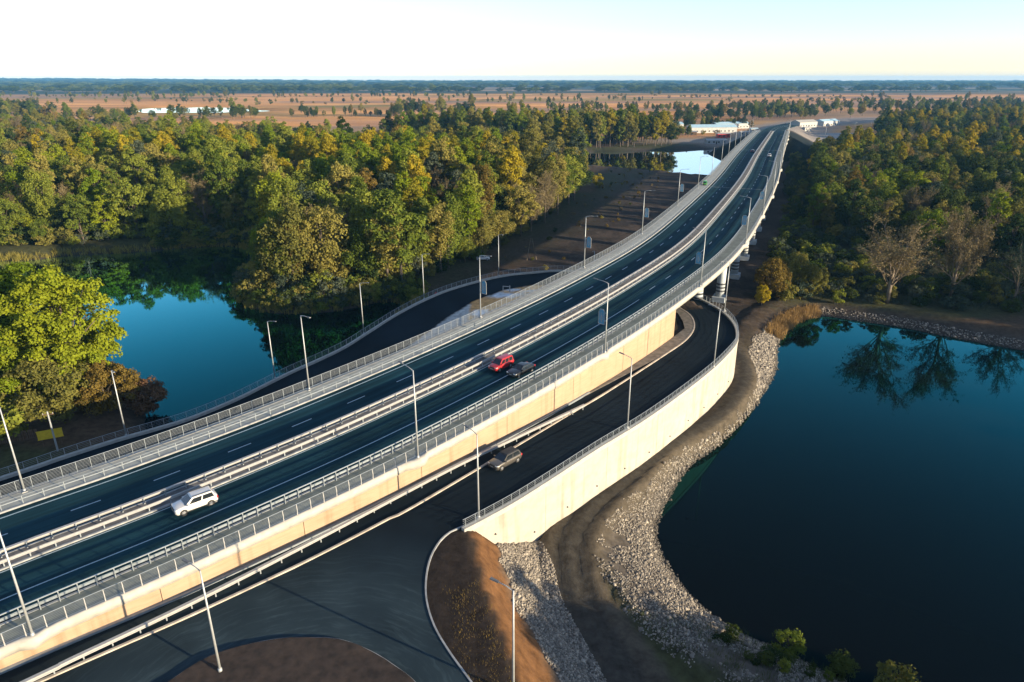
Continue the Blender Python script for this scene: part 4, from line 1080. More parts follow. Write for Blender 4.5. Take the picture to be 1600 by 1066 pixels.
tree(-12.5, 196.0, 'poplar', 1, 'lime', .95, 'bright lime poplar beside the bare clearing')
tree(3.0, 226.0, 'broad', 0, 'olive', 1.0, 'olive tree at the clearing edge near the wooden pole')
tree(12, 248, 'bare', 1, 'dry', .95, 'pale leafless tree on the clearing side of the wood')
tree(41.5, 336.0, 'bush', 1, 'yellow', 1.3, 'small yellow bush alone on the dark soil clearing', name='bush', cat='bush')
for k, (x, y, l_, sc) in enumerate([(61.5,156.5,'amber',1.5),(64.0,161.5,'amber',1.7),(68.5,163,'olive',1.45),(58.5,152.5,'yellow',.9),(72.5,158,'olive',1.2)]):
    tree(x, y, 'shrub', k, l_, sc*.55, ['tall orange shrub in the thicket at the lake corner', 'largest amber shrub in the thicket at the lake corner', 'olive shrub behind the amber thicket', 'small yellow shrub above the orange reeds', 'low olive shrub between amber thicket and wide leafless tree'][k], 'shrubs at the lake corner', name='bush', cat='bush', zs=1.35)
for k, (x, y, l_, sc) in enumerate([(26.6,50.6,'green',.62),(34.4,46.2,'olive',.75),(38.6,44.3,'dark',.6),(47,41.9,'green',.55),(30.6,48.2,'dark',.55)]):
    tree(x, y, 'bush', k, l_, sc, ['green bush on the shaded lake shore at the photo foot', 'yellow-topped bush at the photo foot beside the dark lake', 'dark low bush beyond the yellow-topped shore bush', 'small green bush at the photo corner on the lake shore', 'dark bush between the two shore bushes at the photo foot'][k], 'bushes on the near lake shore', name='bush', cat='bush')

# ---- woods: nearest trees singly, the rest as one mass
SPEC = []
def wood(poly, step, seed, hs, mix, zone):
    x, y = jitter_points(poly, step, seed); r = np.random.RandomState(seed+1)
    nz = fbm(x*.011+2, y*.011+7); nz2 = fbm(x*.03+5, y*.03)
    for a, b, q, q2 in zip(x, y, nz, nz2): SPEC.append((a, b)+mix(a, b, q, q2, r)+(zone,))
def mix_left(x, y, q, q2, r):
    d = math.hypot(x, y); u = r.rand(); big = 1.0
    yb = math.exp(-(((x+42)/38)**2+((y-300)/60)**2))+.8*math.exp(-(((x+170)/60)**2+((y-330)/40)**2))+.5*math.exp(-(((x+75)/25)**2+((y-320)/60)**2))
    if u < .8*yb: return ('poplar', r.randint(3), 'yellow' if r.rand() < .5 else 'lime', r.uniform(1.0, 1.2))
    if q2 > .60: lf = 'olive'
    elif q > .55: lf = 'green'
    else: lf = r.choice(['green', 'olive', 'grey', 'dark', 'lime'], p=[.34, .30, .16, .14, .06])
    if r.rand() < .02: lf = 'amber'
    if r.rand() < .055: return ('bare', r.randint(2), 'dry', r.uniform(.8, 1.05))
    sh = r.choice(['broad', 'poplar', 'willow'], p=[.45, .22, .33])
    s = r.choice([r.uniform(.62, .85), r.uniform(.85, 1.1), r.uniform(1.1, 1.35)], p=[.3, .45, .25])
    if y > 420: s *= .82
    return (sh, r.randint(3), lf, s)
def mix_right(x, y, q, q2, r):
    u = r.rand()
    if y > 330 and r.rand() < .10: return ('poplar', r.randint(3), 'yellow', r.uniform(.75, 1.0))
    lf = r.choice(['dark', 'green', 'olive', 'grey', 'lime'], p=[.62, .20, .07, .10, .01])
    if q2 > .64: lf = 'lime' if r.rand() < .4 else 'olive'
    if r.rand() < .03: lf = 'amber'
    if r.rand() < .04: return ('bare', r.randint(2), 'dry', r.uniform(.7, .95))
    return (r.choice(['broad', 'willow', 'poplar'], p=[.52, .33, .15]), r.randint(3), lf, r.uniform(.62, .98))
def mix_far(x, y, q, q2, r):
    return ('poplar' if r.rand() < .6 else 'broad', r.randint(3), r.choice(['green', 'olive', 'lime', 'dark', 'yellow'], p=[.35, .3, .12, .15, .08]), r.uniform(1.0, 1.25))
wood(WOOD_L, 6.6, 101, 0, mix_left, 'L')
wood(WOOD_R, 7.2, 202, 0, mix_right, 'R')
wood(WOOD_F, 8.0, 303, 0, mix_far, 'F')
COLW = {'green': 'green', 'dark': 'dark green', 'olive': 'olive', 'yellow': 'golden yellow', 'lime': 'lime green', 'amber': 'amber', 'dry': 'leafless pale', 'grey': 'grey-green', 'russet': 'russet'}
SHW = {'broad': 'round-crowned tree', 'poplar': 'tall poplar', 'willow': 'drooping willow', 'bare': 'twiggy tree'}
def zone_words(z, x, y):
    if z == 'L':
        if x > -12 and y > 190: return 'beside the bare clearing near the bridge'
        if y < 240:
            if x < -125: return 'in the front row by the fallen branches'
            if x < -95: return 'in the front row above the pond'
            if x < -70: return 'in the front row above the dark pond corner'
            if x < -45: return 'behind the two forward willows'
            return 'behind the far ramp bend'
        if y < 275: return ('second row above the pond, photo-edge end', 'second row above the open pond water', 'second row behind the forward willows', 'second row behind the ramp bend')[min(3, max(0, int((x+190)/45)))]
        return ('mid wood at the photo edge', 'mid wood above the pond', 'mid wood near the golden poplars', 'mid wood towards the clearing')[min(3, max(0, int((x+230)/58)))]
    if y < 205: return 'just behind the leafless trees' if x < 130 else 'at the photo edge behind the lake'
    if y < 260: return ('by the bridge piers', 'behind the wide leafless tree', 'behind the tall leafless tree', 'at the photo edge beyond the lake')[min(3, max(0, int((x-100)/26)))]
    if x < 165: return 'beside the far piers'
    return ('mid wood beyond the lake, bridge side', 'mid wood beyond the lake, central', 'mid wood beyond the lake, photo-edge side')[min(2, max(0, int((x-165)/40)))]
sp = [s for s in SPEC]
vis = [i for i, s in enumerate(sp) if in_view(np.array(s[0]), np.array(s[1])) and s[6] in 'LR']
vis.sort(key=lambda i: math.hypot(sp[i][0], sp[i][1]))
single = set([i for i in vis if sp[i][6] == 'L'][:175]+[i for i in vis if sp[i][6] == 'R'][:125])
MASS = {}
for i, (x, y, sh, vi, lf, sc, zone) in enumerate(sp):
    if i in single:
        zs_ = random.uniform(.9, 1.15); hh = sc*zs_; lb = f"{'tall' if hh > 1.08 else 'mid-height' if hh > .9 else 'low'} {COLW[lf]} {SHW[sh].replace('tall ', '')} {zone_words(zone, x, y)}"
        tree(x, y, sh, vi, lf, sc, lb, None, zs=zs_)
    elif in_view(np.array(x), np.array(y), 1.25) or math.hypot(x-100, y-100) < 260:
        MASS.setdefault((zone, sh, vi % len(SHAPES[sh]), lf), []).append((x, y, sc))

# ---- scattered far trees, hedges and far woods
rr = np.random.RandomState(9)
def far_add(x, y, sh, lf, sc):
    if signed(np.array([x]), np.array([y+60]), LAKE_F)[0] > -75 or signed(np.array([x]), np.array([y]), LAKE_F)[0] > -10: return
    MASS.setdefault(('D', sh, rr.randint(len(SHAPES[sh])), lf), []).append((x, y, sc))
for _ in range(900):                                           # low shrubs and rough patches in the fields
    y = rr.uniform(620, 2200); x = rr.uniform(-.85, .85)*y
    if x > 200 and y < 1000 or fbm(np.array([x*.003+3]), np.array([y*.006]))[0] < .52: continue
    far_add(x, y, 'bush', rr.choice(['dark', 'olive', 'amber', 'dry']), rr.uniform(.7, 2.0))
for _ in range(110):                                           # single trees and thickets in the fields
    y = rr.uniform(640, 2300); x = rr.uniform(-.85, .85)*y
    if x > 150 and y < 1000: continue
    if fbm(np.array(x*.004), np.array(y*.004)) < .46: continue
    for _k in range(rr.randint(1, 5)): far_add(x+rr.normal()*11, y+rr.normal()*6, rr.choice(['broad', 'poplar', 'bush', 'broad']), rr.choice(['dark', 'olive', 'green', 'amber']), rr.uniform(.6, 1.0))
for (x0, y0, x1, y1, n, w, s) in [(-950,820,-330,960,120,26,.95),(-1300,1150,-560,1060,110,30,.95),(-470,1110,-330,1090,40,14,.9),(-760,1080,-690,1030,30,16,1.1),(-900,1500,300,1650,60,28,.7),(-300,980,-90,990,34,8,.7),(-160,1000,-60,1020,26,16,1.2),(200,900,420,1010,90,26,.8),(-1600,1950,-100,2050,120,40,.8),
                                  (60,1150,520,1250,120,30,.7),(330,1080,1200,1500,300,90,.85),(600,1000,1500,1250,300,110,.9),(150,730,250,770,30,10,.7),(130,640,165,655,14,8,.6)]:
    for _ in range(n):
        t = rr.rand(); far_add(x0+(x1-x0)*t+rr.normal()*w*.4, y0+(y1-y0)*t+rr.normal()*w, rr.choice(['broad', 'poplar', 'broad', 'willow']), rr.choice(['dark', 'green', 'olive', 'grey', 'amber'], p=[.36, .28, .22, .09, .05]), s*rr.uniform(.7, 1.15))
for _ in range(5200):                                          # far woodland bands
    y = 2700+(rr.rand()**1.5)*8000; x = rr.uniform(-.85, .85)*y
    if fbm(np.array([x*.0009+4]), np.array([y*.0035+2]))[0] > .60: continue
    if fbm(np.array([x*.0012]), np.array([y*.003]))[0] < .36 and y < 3600: continue
    k = 1+max(0, (y-2400)/2600)
    MASS.setdefault(('W', 'broad', rr.randint(3), rr.choice(['dark', 'green'])), []).append((x, y, -rr.uniform(.8, 1.2)*min(k, 3.0)))
# low undergrowth in the woods and on the banks
def scrub(poly, step, seed, leaves, smin, smax, clear=24):
    x, y = jitter_points(poly, step, seed, .5, clear); r = np.random.RandomState(seed)
    for a, b in zip(x, y):
        if in_view(np.array(a), np.array(b), 1.1): MASS.setdefault(('S', 'bush', r.randint(3), r.choice(leaves)), []).append((a, b, r.uniform(smin, smax)))
def shore_scrub(poly, n0, n1, step, seed, leaves, smin, smax, lo=1.5, hi=7):
    r = np.random.RandomState(seed); P = resample(np.vstack([poly, poly[:1]]), step); nn = normals2(P)
    ar = np.sum(P[:-1, 0]*P[1:, 1]-P[1:, 0]*P[:-1, 1]); sg = 1 if ar > 0 else -1
    for p, q in zip(P[n0:n1], nn[n0:n1]):
        d = r.uniform(lo, hi); a = p[:2]+sg*q*d+r.normal(size=2)*.6
        MASS.setdefault(('S', 'bush', r.randint(3), r.choice(leaves)), []).append((a[0], a[1], r.uniform(smin, smax)))
scrub([(-190,208),(-150,211),(-122,219),(-91,227),(-77,208),(-71,182),(-68,170),(-60,158),(-46,157),(-36,161),(-26,169),(-8,200),(14,255),(14,300),(-190,300)], 4.4, 41, ['dark', 'green', 'olive', 'grey', 'olive'], .8, 1.6)
scrub([(56,156),(66,155),(78,154),(100,149),(125,148),(140,160),(120,200),(110,240),(150,330),(190,470),(170,440),(110,300),(84,236),(66,190)], 4.0, 42, ['dark', 'green', 'olive', 'grey', 'dark', 'grey'], .45, 1.15, 16.5)
for n0, n1, sd in ((0, 400, 1), (0, 400, 2), (0, 400, 3)):
    Pq = resample(np.vstack([POND_L, POND_L[:1]]), 2.2)
for r_ in range(3):
    rq = np.random.RandomState(60+r_)
    for i in range(0, 330):
        t = rq.rand(); Pq = POND_L[18:70]; k = int(t*(len(Pq)-1)); p = Pq[k]
        ang = rq.rand()*6.28; a = p+np.array([math.cos(ang), math.sin(ang)])*rq.uniform(1, 6)
        if signed(np.array([a[0]]), np.array([a[1]]), POND_L)[0] < -1.0 and a[1] > 150:
            MASS.setdefault(('S', 'bush', rq.randint(3), rq.choice(['dark', 'olive', 'grey', 'green'])), []).append((a[0], a[1], rq.uniform(.4, 1.0)))
# the wood on the near bank of the lake, behind the camera's right, whose shade falls over the lake shore
for _ in range(70):
    x = rr.uniform(48, 130); y = rr.uniform(-14, 31)-.3*(x-48)
    if signed(np.array([x]), np.array([y]), LAKE_R)[0] > -2: continue
    MASS.setdefault(('N', 'broad', rr.randint(3), rr.choice(['dark', 'green'])), []).append((x, y, rr.uniform(.72, 1.0)))
for _ in range(34):
    x = rr.uniform(20, 42); y = 55.5-.42*(x-16)+rr.uniform(-5.5, -1.2)
    MASS.setdefault(('S', 'bush', rr.randint(3), rr.choice(['dark', 'green'])), []).append((x, y, rr.uniform(.15, .4)))
NB = [(43,33.5),(58,29.5),(80,18),(78,6),(50,14),(38,27)]
for x, y in zip(*jitter_points(NB, 4.6, 91)):
    MASS.setdefault(('N', 'broad', rr.randint(3), rr.choice(['dark', 'green'])), []).append((x, y, rr.uniform(.66, .80)))
for _ in range(150):
    x = rr.uniform(184, 300); y = rr.uniform(20, 138)
    MASS.setdefault(('N', 'broad', rr.randint(3), rr.choice(['dark', 'green', 'olive'])), []).append((x, y, rr.uniform(1.15, 1.5)))

for x, y in zip(*jitter_points([(-6,192),(6,222),(20,256),(36,330),(60,420),(96,398),(60,300),(30,215),(10,180)], 6.5, 55, .5, 17)):
    if rr.rand() < .45: MASS.setdefault(('S', 'bush', rr.randint(3), rr.choice(['olive', 'dark', 'dry', 'amber'])), []).append((x, y, rr.uniform(.10, .38)))
# one point cloud per wood; the tree forms are picked by index with geometry nodes
FORMS = bpy.data.collections.new('tree_forms')                # kept out of the scene, only instanced
FORM_I = {}
def proto(sh, vi, lf):
    k = (sh, vi, lf)
    if k not in FORM_I:
        tm, cm_ = SHAPES[sh][vi]
        tv = np.empty(len(tm.vertices)*3); tm.vertices.foreach_get('co', tv); tv = tv.reshape(-1, 3)
        cv = np.empty(len(cm_.vertices)*3); cm_.vertices.foreach_get('co', cv); cv = cv.reshape(-1, 3)
        me = bpy.data.meshes.new('tree_form')
        fc = [tuple(p.vertices) for p in tm.polygons]; n0 = len(tv)
        if sh == 'bare': f2 = [tuple(q+n0 for q in p.vertices) for p in cm_.polygons]
        else: f2 = (np.arange(len(cv)).reshape(-1, 4)+n0).tolist()
        me.from_pydata(np.vstack([tv, cv]).tolist(), [], fc+f2); me.materials.append(LEAF[lf]); me.materials.append(BARK_PALE if sh == 'bare' else BARK)
        mi = np.zeros(len(me.polygons), dtype=np.int32); mi[:len(fc)] = 1; me.polygons.foreach_set('material_index', mi); me.update()
        FORM_I[k] = len(FORM_I); FORMS.objects.link(bpy.data.objects.new('tree_form_%03d' % FORM_I[k], me))
    return FORM_I[k]
def gn_scatter():
    g = bpy.data.node_groups.new('scatter_trees', 'GeometryNodeTree')
    g.interface.new_socket('Geometry', in_out='INPUT', socket_type='NodeSocketGeometry')
    g.interface.new_socket('Geometry', in_out='OUTPUT', socket_type='NodeSocketGeometry')
    n = g.nodes; l = g.links
    gi = n.new('NodeGroupInput'); go = n.new('NodeGroupOutput'); ci = n.new('GeometryNodeCollectionInfo'); ip = n.new('GeometryNodeInstanceOnPoints')
    ci.inputs['Collection'].default_value = FORMS; ci.inputs['Separate Children'].default_value = True; ci.inputs['Reset Children'].default_value = True
    ip.inputs['Pick Instance'].default_value = True
    def attr(nm, ty): a = n.new('GeometryNodeInputNamedAttribute'); a.data_type = ty; a.inputs['Name'].default_value = nm; return a.outputs['Attribute']
    l.new(gi.outputs['Geometry'], ip.inputs['Points']); l.new(ci.outputs[0], ip.inputs['Instance']); l.new(attr('form', 'INT'), ip.inputs['Instance Index'])
    l.new(attr('rot', 'FLOAT_VECTOR'), ip.inputs['Rotation']); l.new(attr('scl', 'FLOAT_VECTOR'), ip.inputs['Scale']); l.new(ip.outputs['Instances'], go.inputs['Geometry'])
    return g
ZN = {'L': ('forest', 'mixed autumn forest massed beyond the pond'), 'R': ('forest', 'dark green forest massed beyond the lake'), 'F': ('forest', 'tall tree belt on the far river bank'), 'D': ('far_trees', 'hedges and scattered trees dotting the brown fields'),
      'W': ('far_woodland', 'blue distant woodland along the horizon'), 'S': ('undergrowth', 'low scrub along banks and wood edges'), 'N': ('forest', 'trees on the lake bank outside the photo')}
ZP = {}
for (zone, sh, vi, lf), pts in MASS.items():
    i_ = proto(sh, vi, lf); ZP.setdefault(zone, []).append(np.column_stack([np.array(pts), np.full(len(pts), i_)]))
GN = gn_scatter()
for zone, lst in ZP.items():
    a = np.vstack(lst); sc = np.abs(a[:, 2]); z = tz(a[:, 0], a[:, 1])-.1; far_ = a[:, 2] < 0
    me = bpy.data.meshes.new(ZN[zone][0]); me.vertices.add(len(a)); me.vertices.foreach_set('co', np.column_stack([a[:, :2], z]).astype(np.float32).ravel())
    r = np.random.RandomState(len(a))
    rot = np.column_stack([np.zeros(len(a)), np.zeros(len(a)), r.rand(len(a))*6.28]); wide = np.where(far_, 3.2, 1.0)
    scl = np.column_stack([sc*wide*r.uniform(.9, 1.1, len(a)), sc*wide*r.uniform(.9, 1.1, len(a)), np.where(far_, np.minimum(sc, 1.25), sc)*r.uniform(.85, 1.15, len(a))])
    for nm, arr in (('rot', rot), ('scl', scl)):
        at = me.attributes.new(nm, 'FLOAT_VECTOR', 'POINT'); at.data.foreach_set('vector', arr.astype(np.float32).ravel())
    at = me.attributes.new('form', 'INT', 'POINT'); at.data.foreach_set('value', a[:, 3].astype(np.int32)); me.update()
    o = kind(obj(ZN[zone][0], me), 'stuff', ZN[zone][1])
    md = o.modifiers.new('scatter', 'NODES'); md.node_group = GN
print('single trees', len(single), 'massed', sum(len(v) for v in MASS.values()), 'forms', len(FORM_I))
# trees that nothing tells apart keep one label and one group
_by = {}
for o in bpy.data.objects:
    if o.get('category') == 'tree': _by.setdefault(o['label'], []).append(o)
for lb, os_ in _by.items():
    if len(os_) > 1:
        os_.sort(key=lambda q: abs(q.location.x/q.location.y-.30))           # outwards from the bridge
        for q, w_ in zip(os_, ('first', 'second', 'third', 'fourth', 'fifth', 'sixth', 'seventh', 'eighth', 'ninth', 'tenth')):
            q['group'] = lb
            nl = f'{lb}, {w_} from the bridge'
            if len(nl.split()) <= 16: q['label'] = nl
# ------------------------------------------------------------------ vehicles
def mat_paint(name, c, metal=.3):
    m, n, l, b = mat_new(name)
    tc = n.new('ShaderNodeTexCoord'); no = n.new('ShaderNodeTexNoise'); no.inputs['Scale'].default_value = 3; no.inputs['Detail'].default_value = 5
    l.new(tc.outputs['Object'], no.inputs['Vector'])
    r = n.new('ShaderNodeValToRGB'); r.color_ramp.elements[0].color = rgba([x*.88 for x in c]); r.color_ramp.elements[1].color = rgba([min(1, x*1.06) for x in c])
    l.new(no.outputs['Fac'], r.inputs['Fac']); l.new(r.outputs['Color'], b.inputs['Base Color'])
    b.inputs['Roughness'].default_value = .35; b.inputs['Metallic'].default_value = metal; b.inputs['Coat Weight'].default_value = .6; b.inputs['Coat Roughness'].default_value = .06
    return m
GLASS = mat_plain('car_window_glass', (.012, .016, .02), .06, 0, .1, 1, spec=.6)
HEADL = mat_plain('headlight_lens', (.75, .76, .74), .15, 0, .05, 4, spec=.6)
TAILL = mat_plain('taillight_lens', (.45, .02, .02), .2, 0, .1, 4, spec=.6)
RIM = mat_plain('alloy_rim', (.55, .56, .57), .35, .7, .1, 6)
TRIM = mat_plain('black_plastic_trim', (.02, .021, .022), .6, 0, .2, 6)
CHROME = mat_plain('chrome_trim', (.7, .7, .7), .15, 1.0, .05, 4)

def car(name, label, cat, loc, rz, paint, L=4.4, W=1.82, H=1.65, belt=1.0, hood=.98, hood_len=1.05, ws=.75, rear='hatch', rail=False, scale=.93, low=.22, roof_mat=None, detail=True):
    t = tag(empty(name, loc, rz), label, cat); t.scale = (scale,)*3
    x0, x1 = -L/2, L/2; w = W/2; wr = .33 if H > 1.55 else .31
    axf, axr = x1-.84, x0+.82
    # lower body: sections from rear to front, 11 points per half ring
    def top(x):
        if rear == 'sedan' and x < x0+.95: return belt+.02-.10*max(0, (x0+.25-x)/.25)
        if x > x1-hood_len: q = (x-(x1-hood_len))/hood_len; return belt-(belt-hood)*min(1, q*2)-.16*q**2.2-.10*max(0, (q-.82)/.18)**2
        return belt
    xs = [x0, x0+.05, x0+.18, axr-.42, axr-.3, axr, axr+.3, axr+.42, 0, axf-.42, axf-.3, axf, axf+.3, axf+.42, x1-.2, x1-.07, x1]
    V = []; n = 0
    for x in xs:
        e = min(x-x0, x1-x); q = min(1, e/.28); ww = w*(.80+.20*math.sqrt(max(0, 1-(1-q)**2))); tz_ = top(x)
        bz = low
        da = min(abs(x-axf), abs(x-axr))
        if da < .40: bz = wr+math.sqrt(max(0, .40**2-da**2))*.98
        bz = min(bz+(.16 if q < .3 else 0), tz_-.3)
        hz = .5*(low+tz_)
        ring = [(x, ww*.93, bz), (x, ww*.99, max(bz+.02, low+.22)), (x, ww, max(bz+.05, hz)), (x, ww*.985, tz_-.14), (x, ww*.93, tz_-.035), (x, ww*.80, tz_), (x, 0, tz_+.03)]
        ring = [(a, b, max(c, bz)) for a, b, c in ring]
        full = ring+[(a, -b, c) for a, b, c in ring[:-1][::-1]]
        V += full; n = len(full)
    F = []
    for i in range(len(xs)-1):
        for k in range(n-1): F.append((i*n+k, i*n+k+1, (i+1)*n+k+1, (i+1)*n+k))
        F.append((i*n+n-1, i*n, (i+1)*n, (i+1)*n+n-1))
    F.append(tuple(range(n))[::-1]); F.append(tuple((len(xs)-1)*n+k for k in range(n)))
    body = obj('body', (lambda mb: mb.mesh('body', False))(MB().add(V, F)), paint, t); smooth(body.data)
    # cabin: pillars and roof, with the glass let into it
    xw0 = x1-hood_len-.02; xw1 = xw0-ws                    # windscreen foot and head
    if rear == 'hatch': xr0, xr1 = x0+.10, x0+.42
    elif rear == 'van': xr0, xr1 = x0+.06, x0+.16
    else: xr0, xr1 = x0+.62, x0+1.35
    zb = belt-.03; zt = H
    wb, wt = w*.92, w*.74
    def cab(ins, dz):
        return [(xr0, wb, zb), (xw0, wb, zb), (xw1, wt, zt-.10), (xr1, wt, zt-.10), (xr0, -wb, zb), (xw0, -wb, zb), (xw1, -wt, zt-.10), (xr1, -wt, zt-.10),
                (xw1-.12, wt*.86, zt-.01), (xr1+.12, wt*.86, zt-.02), (xw1-.12, -wt*.86, zt-.01), (xr1+.12, -wt*.86, zt-.02), ((xw1+xr1)/2, 0, zt+.02)]
    CV = cab(0, 0)
    CF = [(0,1,2,3)[::-1], (4,5,6,7), (1,5,6,2)[::-1], (0,3,7,4)[::-1], (2,8,9,3)[::-1], (6,7,11,10)[::-1], (2,6,10,8)[::-1], (3,9,11,7)[::-1], (8,12,9), (10,11,12), (8,10,12), (9,12,11)]
    cb = MB().add(CV, CF).build('cabin', roof_mat or paint, t)
    def pane(nm, P, out, parent, mat=GLASS, ins=.1):
        P = [Vector(p) for p in P]; c = sum(P, Vector())/len(P); nn = (P[1]-P[0]).cross(P[2]-P[0]).normalized(); nn = nn if nn.dot(Vector(out)) > 0 else -nn
        Q = [c+(p-c)*(1-ins)+nn*.012 for p in P]; f = tuple(range(len(Q)))
        if (Q[1]-Q[0]).cross(Q[2]-Q[0]).dot(nn) < 0: f = f[::-1]
        B = [q-nn*.02 for q in Q]; k = len(Q)
        return MB().add(Q+B, [f]+[(i, (i+1) % k, (i+1) % k+k, i+k) for i in range(k)]).build(nm, mat, parent)
    pane('windscreen', [CV[1], CV[5], CV[6], CV[2]], (1, 0, .6), cb, ins=.09)
    pane('rear_window', [CV[0], CV[4], CV[7], CV[3]], (-1, 0, .4), cb, ins=.16)
    for sy, (a, b, c, d) in ((1, (0, 1, 2, 3)), (-1, (4, 5, 6, 7))):
        A, B, C_, D = (Vector(CV[k]) for k in (a, b, c, d))
        for u0, u1 in ((.06, .46), (.50, .90)) if rear != 'van' else ((.05, .32), (.36, .62), (.66, .92)):
            P0, P1 = A.lerp(B, u0), A.lerp(B, u1); T0, T1 = D.lerp(C_, u0), D.lerp(C_, u1)
            pane('side_window', [P0.lerp(T0, .12), P1.lerp(T1, .12), P1.lerp(T1, .90), P0.lerp(T0, .90)], (0, sy, .2), cb, ins=.0)
    # wheels
    def wheel(x, sy):
        y = sy*(w-.10)
        wv = MB().tube([(x, y-.11, wr), (x, y+.11, wr)], wr, 18); o = wv.build('wheel', M['rubber'], t)
        rm = MB().tube([(x, y+sy*.085, wr), (x, y+sy*.122, wr)], [wr*.66, wr*.60], 14); ro = rm.build('rim', RIM, o)
        if detail:
            sp_ = MB()
            for k in range(5):
                a = k*1.2566; c_, s_ = math.cos(a), math.sin(a)
                sp_.add([(x+c_*wr*.2-s_*.03, y+sy*.124, wr+s_*wr*.2+c_*.03), (x+c_*wr*.58-s_*.05, y+sy*.124, wr+s_*wr*.58+c_*.05), (x+c_*wr*.58+s_*.05, y+sy*.124, wr+s_*wr*.58-c_*.05)], [(0, 1, 2)])
            sp_.build('hub_gaps', TRIM, o)
        MB().tube([(x, sy*(w-.30), wr+.02), (x, sy*(w-.005), wr+.02)], wr+.055, 18).build('wheel_arch', TRIM, t)
    for x in (axf, axr):
        for sy in (1, -1): wheel(x, sy)
    # lamps, grille, bumpers, mirrors, plates
    zl = hood-.26
    for sy in (1, -1):
        MB().add([(x1-.32, sy*w*.985, zl+.02), (x1-.05, sy*w*.86, zl), (x1-.03, sy*w*.52, zl+.0), (x1-.06, sy*w*.52, zl+.13), (x1-.12, sy*w*.88, zl+.15), (x1-.36, sy*w*.985, zl+.12)], [(0,1,2,3,4,5), (5,4,3,2,1,0)]).build('headlight', HEADL, t)
        MB().box(x0-.015, x0+.22, sy*w*.80-.09, sy*w*.80+.13*sy if sy > 0 else sy*w*.80+.09, belt-.32, belt-.05).build('tail_light', TAILL, t)
        MB().box(xw0-.42, xw0-.22, sy*(w+.0)-.02, sy*(w+.0)+.17*sy, belt+.0, belt+.14).build('mirror', paint, t) if sy > 0 else MB().box(xw0-.42, xw0-.22, -w-.17, -w+.02, belt, belt+.14).build('mirror', paint, t)
        MB().box(axr+.45, axf-.45, sy*w*.955-.03, sy*w*.955+.045, low+.02, low+.16).build('sill', TRIM, t)
        for dx in (-.15, .75): MB().box(dx, dx+.18, sy*w*.985-.012, sy*w*.985+.02, belt-.2, belt-.165).build('door_handle', CHROME if paint is not TRIM else TRIM, t)
        if rail: MB().box(xr1+.1, xw1-.1, sy*wt*.88-.02, sy*wt*.88+.02, zt-.02, zt+.05).build('roof_rail', TRIM, t)
    MB().box(x1-.10, x1+.012, -w*.5, w*.5, zl-.1, zl+.1).build('grille', TRIM, t)
    MB().box(x1-.12, x1+.03, -w*.80, w*.80, low+.12, low+.28).build('front_bumper', TRIM, t)
    MB().box(x0-.03, x0+.12, -w*.80, w*.80, low+.14, low+.30).build('rear_bumper', TRIM, t)
    MB().box(x1+.03, x1+.045, -.26, .26, low+.30, low+.41).build('number_plate', M['rail_white'], t)
    return t
def on_road(s, off): p = mp([s], off, .006)[0]; return tuple(p), heading(s)+math.pi
P_WHITE = mat_paint('white_car_paint', (.50, .50, .48), 0); P_RED = mat_paint('red_car_paint', (.36, .015, .018), .1); P_BLACK = mat_paint('black_car_paint', (.012, .014, .016), .2)
P_SILVER = mat_paint('grey_car_paint', (.13, .12, .105), .6); P_BLUE = mat_paint('dark_blue_paint', (.03, .05, .09), .3); P_ORANGE = mat_paint('orange_cab_paint', (.55, .10, .02), 0); P_GREEN = mat_paint('green_machine_paint', (.04, .40, .05), 0)
l_, a_ = on_road(61.3, 3.35)
car('parked_suv' if False else 'suv', 'white SUV with roof rails on the near carriageway beside the median', 'car', l_, a_, P_WHITE, 4.5, 1.88, 1.70, 1.02, 1.0, 1.05, .80, 'hatch', True)
l_, a_ = on_road(103.6, 3.5)
car('minivan', 'bright red high-roofed minivan beside the black sedan', 'car', l_, a_, P_RED, 4.1, 1.75, 1.80, 1.05, 1.0, .85, .70, 'van')
l_, a_ = on_road(104.1, 6.75)
car('sedan', 'glossy black sedan in the outer lane next to the red minivan', 'car', l_, a_, P_BLACK, 4.7, 1.85, 1.45, .95, .92, 1.25, .85, 'sedan')
q = np.array([-.85, 70.15]); car('suv', 'grey SUV on the ramp below the beige wall', 'car', (q[0], q[1], float(RZ(*q))+.004), math.atan2(-.71, -.70), P_SILVER, 4.5, 1.88, 1.66, 1.0, .98, 1.1, .82, 'hatch', False, roof_mat=TRIM)
l_, a_ = on_road(386, 6.3)
car('hatchback', 'distant white car on the bridge climbing towards the camera', 'car', l_, a_, P_WHITE, 4.2, 1.8, 1.55, detail=False)
l_, a_ = on_road(407, -2.7)
car('hatchback', 'distant dark car beside the median on the far carriageway', 'car', l_, a_+math.pi, P_BLUE, 4.2, 1.8, 1.55, detail=False)
p = mp([277], -10.9, .18)[0]
car('utility_cart', 'small green utility vehicle standing on the pale footway', 'utility vehicle', tuple(p), heading(277), P_GREEN, 2.6, 1.3, 1.6, .8, .8, .7, .3, 'van', False, 1.0, detail=False)
car('hatchback', 'small white car parked on the bare clearing behind the far ramp lamp', 'car', (-8.5, 195, float(tz(-8.5, 195)[0])+.02), .15, P_WHITE, 4.2, 1.8, 1.55, detail=False)
